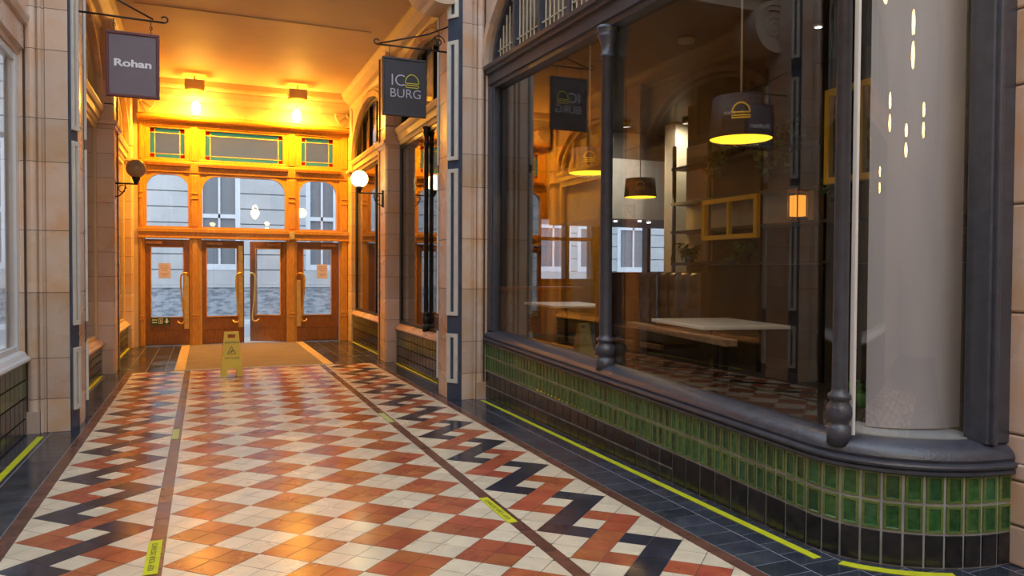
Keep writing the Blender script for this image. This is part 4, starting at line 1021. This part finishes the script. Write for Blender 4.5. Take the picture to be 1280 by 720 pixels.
b = MB(); b.box((5.12, 7.62, FZI), (5.68, 9.0, .56), 'interior_dark'); b.build('seat_base', e)
b = MB(); b.box((5.06, 7.6, .56), (5.12, 9.0, .62), 'brown_wood'); b.build('wooden_rail', e, bevel=.005)
b = MB(); b.box((5.0, 9.0, FZI), (5.80, 9.12, 1.50), 'leather_brown'); tag(b.build('end_panel', e, bevel=.02), 'plain brown end panel')
e = empty('wooden_bench', (4.45, 6.3, FZI), label='narrow wooden bench top running beside the large white table', cat='bench')
b = MB(); b.prism([(4.64, 7.47), (4.22, 5.16), (4.10, 5.18), (4.52, 7.49)], .865, .925, 'bench_wood', FZ); b.build('bench_top', e, bevel=.006)
for x, y in ((4.57, 7.35), (4.18, 5.3)):
    b = MB(); b.box((x - .03, y - .03, FZI), (x + .03, y + .03, .865), 'black_paint'); b.build('leg', e)
# counter and chairs far left of view
e = empty('service_counter', (5.2, 13.5, FZI), label='wooden counter at the far end of the shop', cat='counter')
b = MB(); b.box((4.4, 13.2, FZI), (6.9, 13.9, 1.15), 'brown_wood'); b.build('counter_front', e)
b = MB(); b.box((4.35, 13.1, 1.15), (6.95, 13.95, 1.2), 'oak_shaded'); b.build('counter_top', e)

# pendants
def pendant(x, y, z, r, h, lab, m='shade_outer', power=8, top=3.9, emblem=True, face=None):
    e = empty('pendant_lamp', (x, y, z), label=lab, cat='lamp', group='burger pendant lamps in the shop')
    b = MB(); n = 36; vs = []
    for rr, zz in ((r, 0), (r * .90, h), (r * .88, h), (r * .98, .004)):
        vs += [(x + rr * math.cos(2 * PI * k / n), y + rr * math.sin(2 * PI * k / n), z + zz) for k in range(n)]
    b.add(vs, [(k, (k + 1) % n, n + (k + 1) % n, n + k) for k in range(n)] + [(n + k, n + (k + 1) % n, 2 * n + (k + 1) % n, 2 * n + k) for k in range(n)] + [(3 * n + k, 3 * n + (k + 1) % n, (k + 1) % n, k) for k in range(n)], m, True)
    b.add([(x + r * .9 * math.cos(2 * PI * k / n), y + r * .9 * math.sin(2 * PI * k / n), z + h) for k in range(n)], [tuple(range(n))], m)
    b.build('lamp_shade', e)
    b = MB(); b.lathe([(r * .97, .004), (r * .97, .006)], (x, y, z), 'shade_inner', 36); tag(b.build('diffuser', e), 'glowing yellow diffuser')
    b = MB(); b.tube([(x, y, z + h), (x, y, top)], .008, 'cord', 8); b.build('cord', e)
    if emblem:
        fa = math.atan2(-y, -x) + .0
        mb = MB(); rr = r * .965 + .004; s = r * .27
        def P(u, v): a = fa + u / rr; return (x + rr * math.cos(a), y + rr * math.sin(a), z + h * .52 + v)
        mb.tube([P(-s * math.cos(t), s * 1.1 * math.sin(t)) for t in [i * PI / 14 for i in range(15)]], r * .028, 'yellow_frame', 6); mb.tube([P(-s + 2 * s * i / 8, 0) for i in range(9)], r * .028, 'yellow_frame', 6)
        mb.tube([P(-s + 2 * s * i / 8, -s * .35) for i in range(9)] + [P(s - 2 * s * i / 8, -s * .62) for i in range(9)], r * .028, 'yellow_frame', 6, closed=True)
        tag(mb.build('emblem', e), 'yellow burger outline')
    light('pendant_light', 'AREA', (x, y, z - .02), power, (1, .62, .22), shape='DISK', size=r * 1.6)
    return e
def ray_px(u, v, depth):
    F = Vector((.3806, .9245, -.0222)); return None
pd = pendant(3.62, 4.42, 2.47, .225, .30, 'large dark pendant lamp with yellow inside, nearest the glass', power=3)
pendant(3.61, 6.72, 2.50, .213, .24, 'pendant lamp half hidden by the middle shop column', power=3)
e3 = pendant(5.93, 9.46, 2.60, .238, .27, 'brown pendant lamp before the pale casing', m='shade_brown', power=3)

# added downlights that brighten the pale casing; no fittings are seen there
for (x, y, lab) in ((6.9, 9.7, 'added hooded ceiling downlight in the shop by the cream column'), (6.2, 10.3, 'added hooded ceiling downlight in the shop before the pale casing')):
    e = empty('ceiling_downlight', (x, y, 3.84), label=lab, cat='light')
    b = MB(); b.lathe([(.035, 0), (.035, .02)], (x, y, 3.875), 'spot_glow', 20); b.build('lens', e)
    b = MB(); b.lathe([(.060, -.06), (.066, -.06), (.066, .04), (.060, .04)], (x, y, 3.86), 'black_paint', 20, close=False); b.build('hood', e)
    light('downlight', 'SPOT', (x, y, 3.795), 45, (1, .88, .70), spot_size=2.6, spot_blend=.8, shadow_soft_size=.05, rot=(.55, 0, -.2))
e = empty('ceiling_downlight', (5.5, 5.6, 3.88), label='small bright ceiling downlight left of the near shop column', cat='light')
b = MB(); b.lathe([(.03, 0), (.03, .02)], (5.5, 5.6, 3.88), 'spot_glow', 16); b.build('lens', e)
b = MB(); b.lathe([(.033, -.004), (.05, -.004), (.05, .02), (.033, .02)], (5.5, 5.6, 3.88), 'white_paint', 20, close=False); b.build('ring', e)
b = MB(); b.lathe([(.02, 0), (.085, .004), (.09, .02), (.09, .035)], (4.59, 6.47, 3.865), 'interior_cream', 24); tag(b.build('smoke_detector', origin=(4.59, 6.47, 3.9)), 'pale round disc on the dark shop ceiling above the middle column', 'smoke detector')
tx = text('FOOD', 'lettering', pd, (-.1905, -.1155, .155), .030, 'letter_lilac', rot=(PI / 2, 0, math.radians(-58.7)), ext=.001)
# grey curved backing panel behind the curved glass
bp = MB()
pp = [(3.85 - (.8 - .30) * math.cos(t), 3.15 - (.6 - .30) * math.sin(t)) for t in [PI / 2 * (.21 + .79 * i / 18) for i in range(19)]]
bp.sweep(pp, [(0, .655), (0, 3.44), (.02, 3.44), (.02, .655)], 'panel_grey', True)
cs_ = bp.build('curved_screen', origin=None); cs_.modifiers.new('es', 'EDGE_SPLIT').split_angle = .6; tag(cs_, 'tall curved grey screen standing behind the rounded corner glass', 'screen')

# ------------------------------------------------------------------ LIGHT
wd = D.worlds.new('sky'); sc.world = wd; wd.use_nodes = True
bg = wd.node_tree.nodes['Background']; bg.inputs[0].default_value = (.70, .83, 1.0, 1); bg.inputs[1].default_value = 1.7
light('roof_daylight_portal', 'AREA', (1.6, .25, 7.7), 1, (1, 1, 1), shape='RECTANGLE', size=6.3, size_y=16.5).data.cycles.is_portal = True
p_ = light('door_daylight_portal', 'AREA', (.8, 16.45, 1.8), 1, (1, 1, 1), shape='RECTANGLE', size=4.0, size_y=3.6, rot=(-PI / 2, 0, 0)); p_.data.cycles.is_portal = True

# ------------------------------------------------------------------ CAMERA
f, yaw, pitch, roll = 932, math.radians(22.38), math.radians(-1.27), math.radians(.28)
F = Vector((math.sin(yaw) * math.cos(pitch), math.cos(yaw) * math.cos(pitch), math.sin(pitch)))
R0 = Vector((math.cos(yaw), -math.sin(yaw), 0)); U0 = R0.cross(F)
R = R0 * math.cos(roll) + U0 * math.sin(roll); U = R.cross(F)
cd = D.cameras.new('camera'); cam = D.objects.new('camera', cd); COL.objects.link(cam); sc.camera = cam
cd.sensor_width = 36; cd.lens = 36 * f / 1280; cd.clip_start = .05; cd.clip_end = 200
m4 = Matrix(((R.x, U.x, -F.x, 0), (R.y, U.y, -F.y, 0), (R.z, U.z, -F.z, 1.5), (0, 0, 0, 1)))
cam.matrix_world = m4
sc.view_settings.view_transform = 'Standard'; sc.view_settings.look = 'None'; sc.view_settings.gamma = 1; sc.view_settings.exposure = 0.9
sc.view_settings.use_curve_mapping = False
try:
    sc.cycles.use_denoising = True; sc.cycles.max_bounces = 10; sc.cycles.transparent_max_bounces = 24; sc.cycles.glossy_bounces = 6; sc.cycles.sample_clamp_indirect = 6
    sc.cycles.use_light_tree = True
except Exception: pass
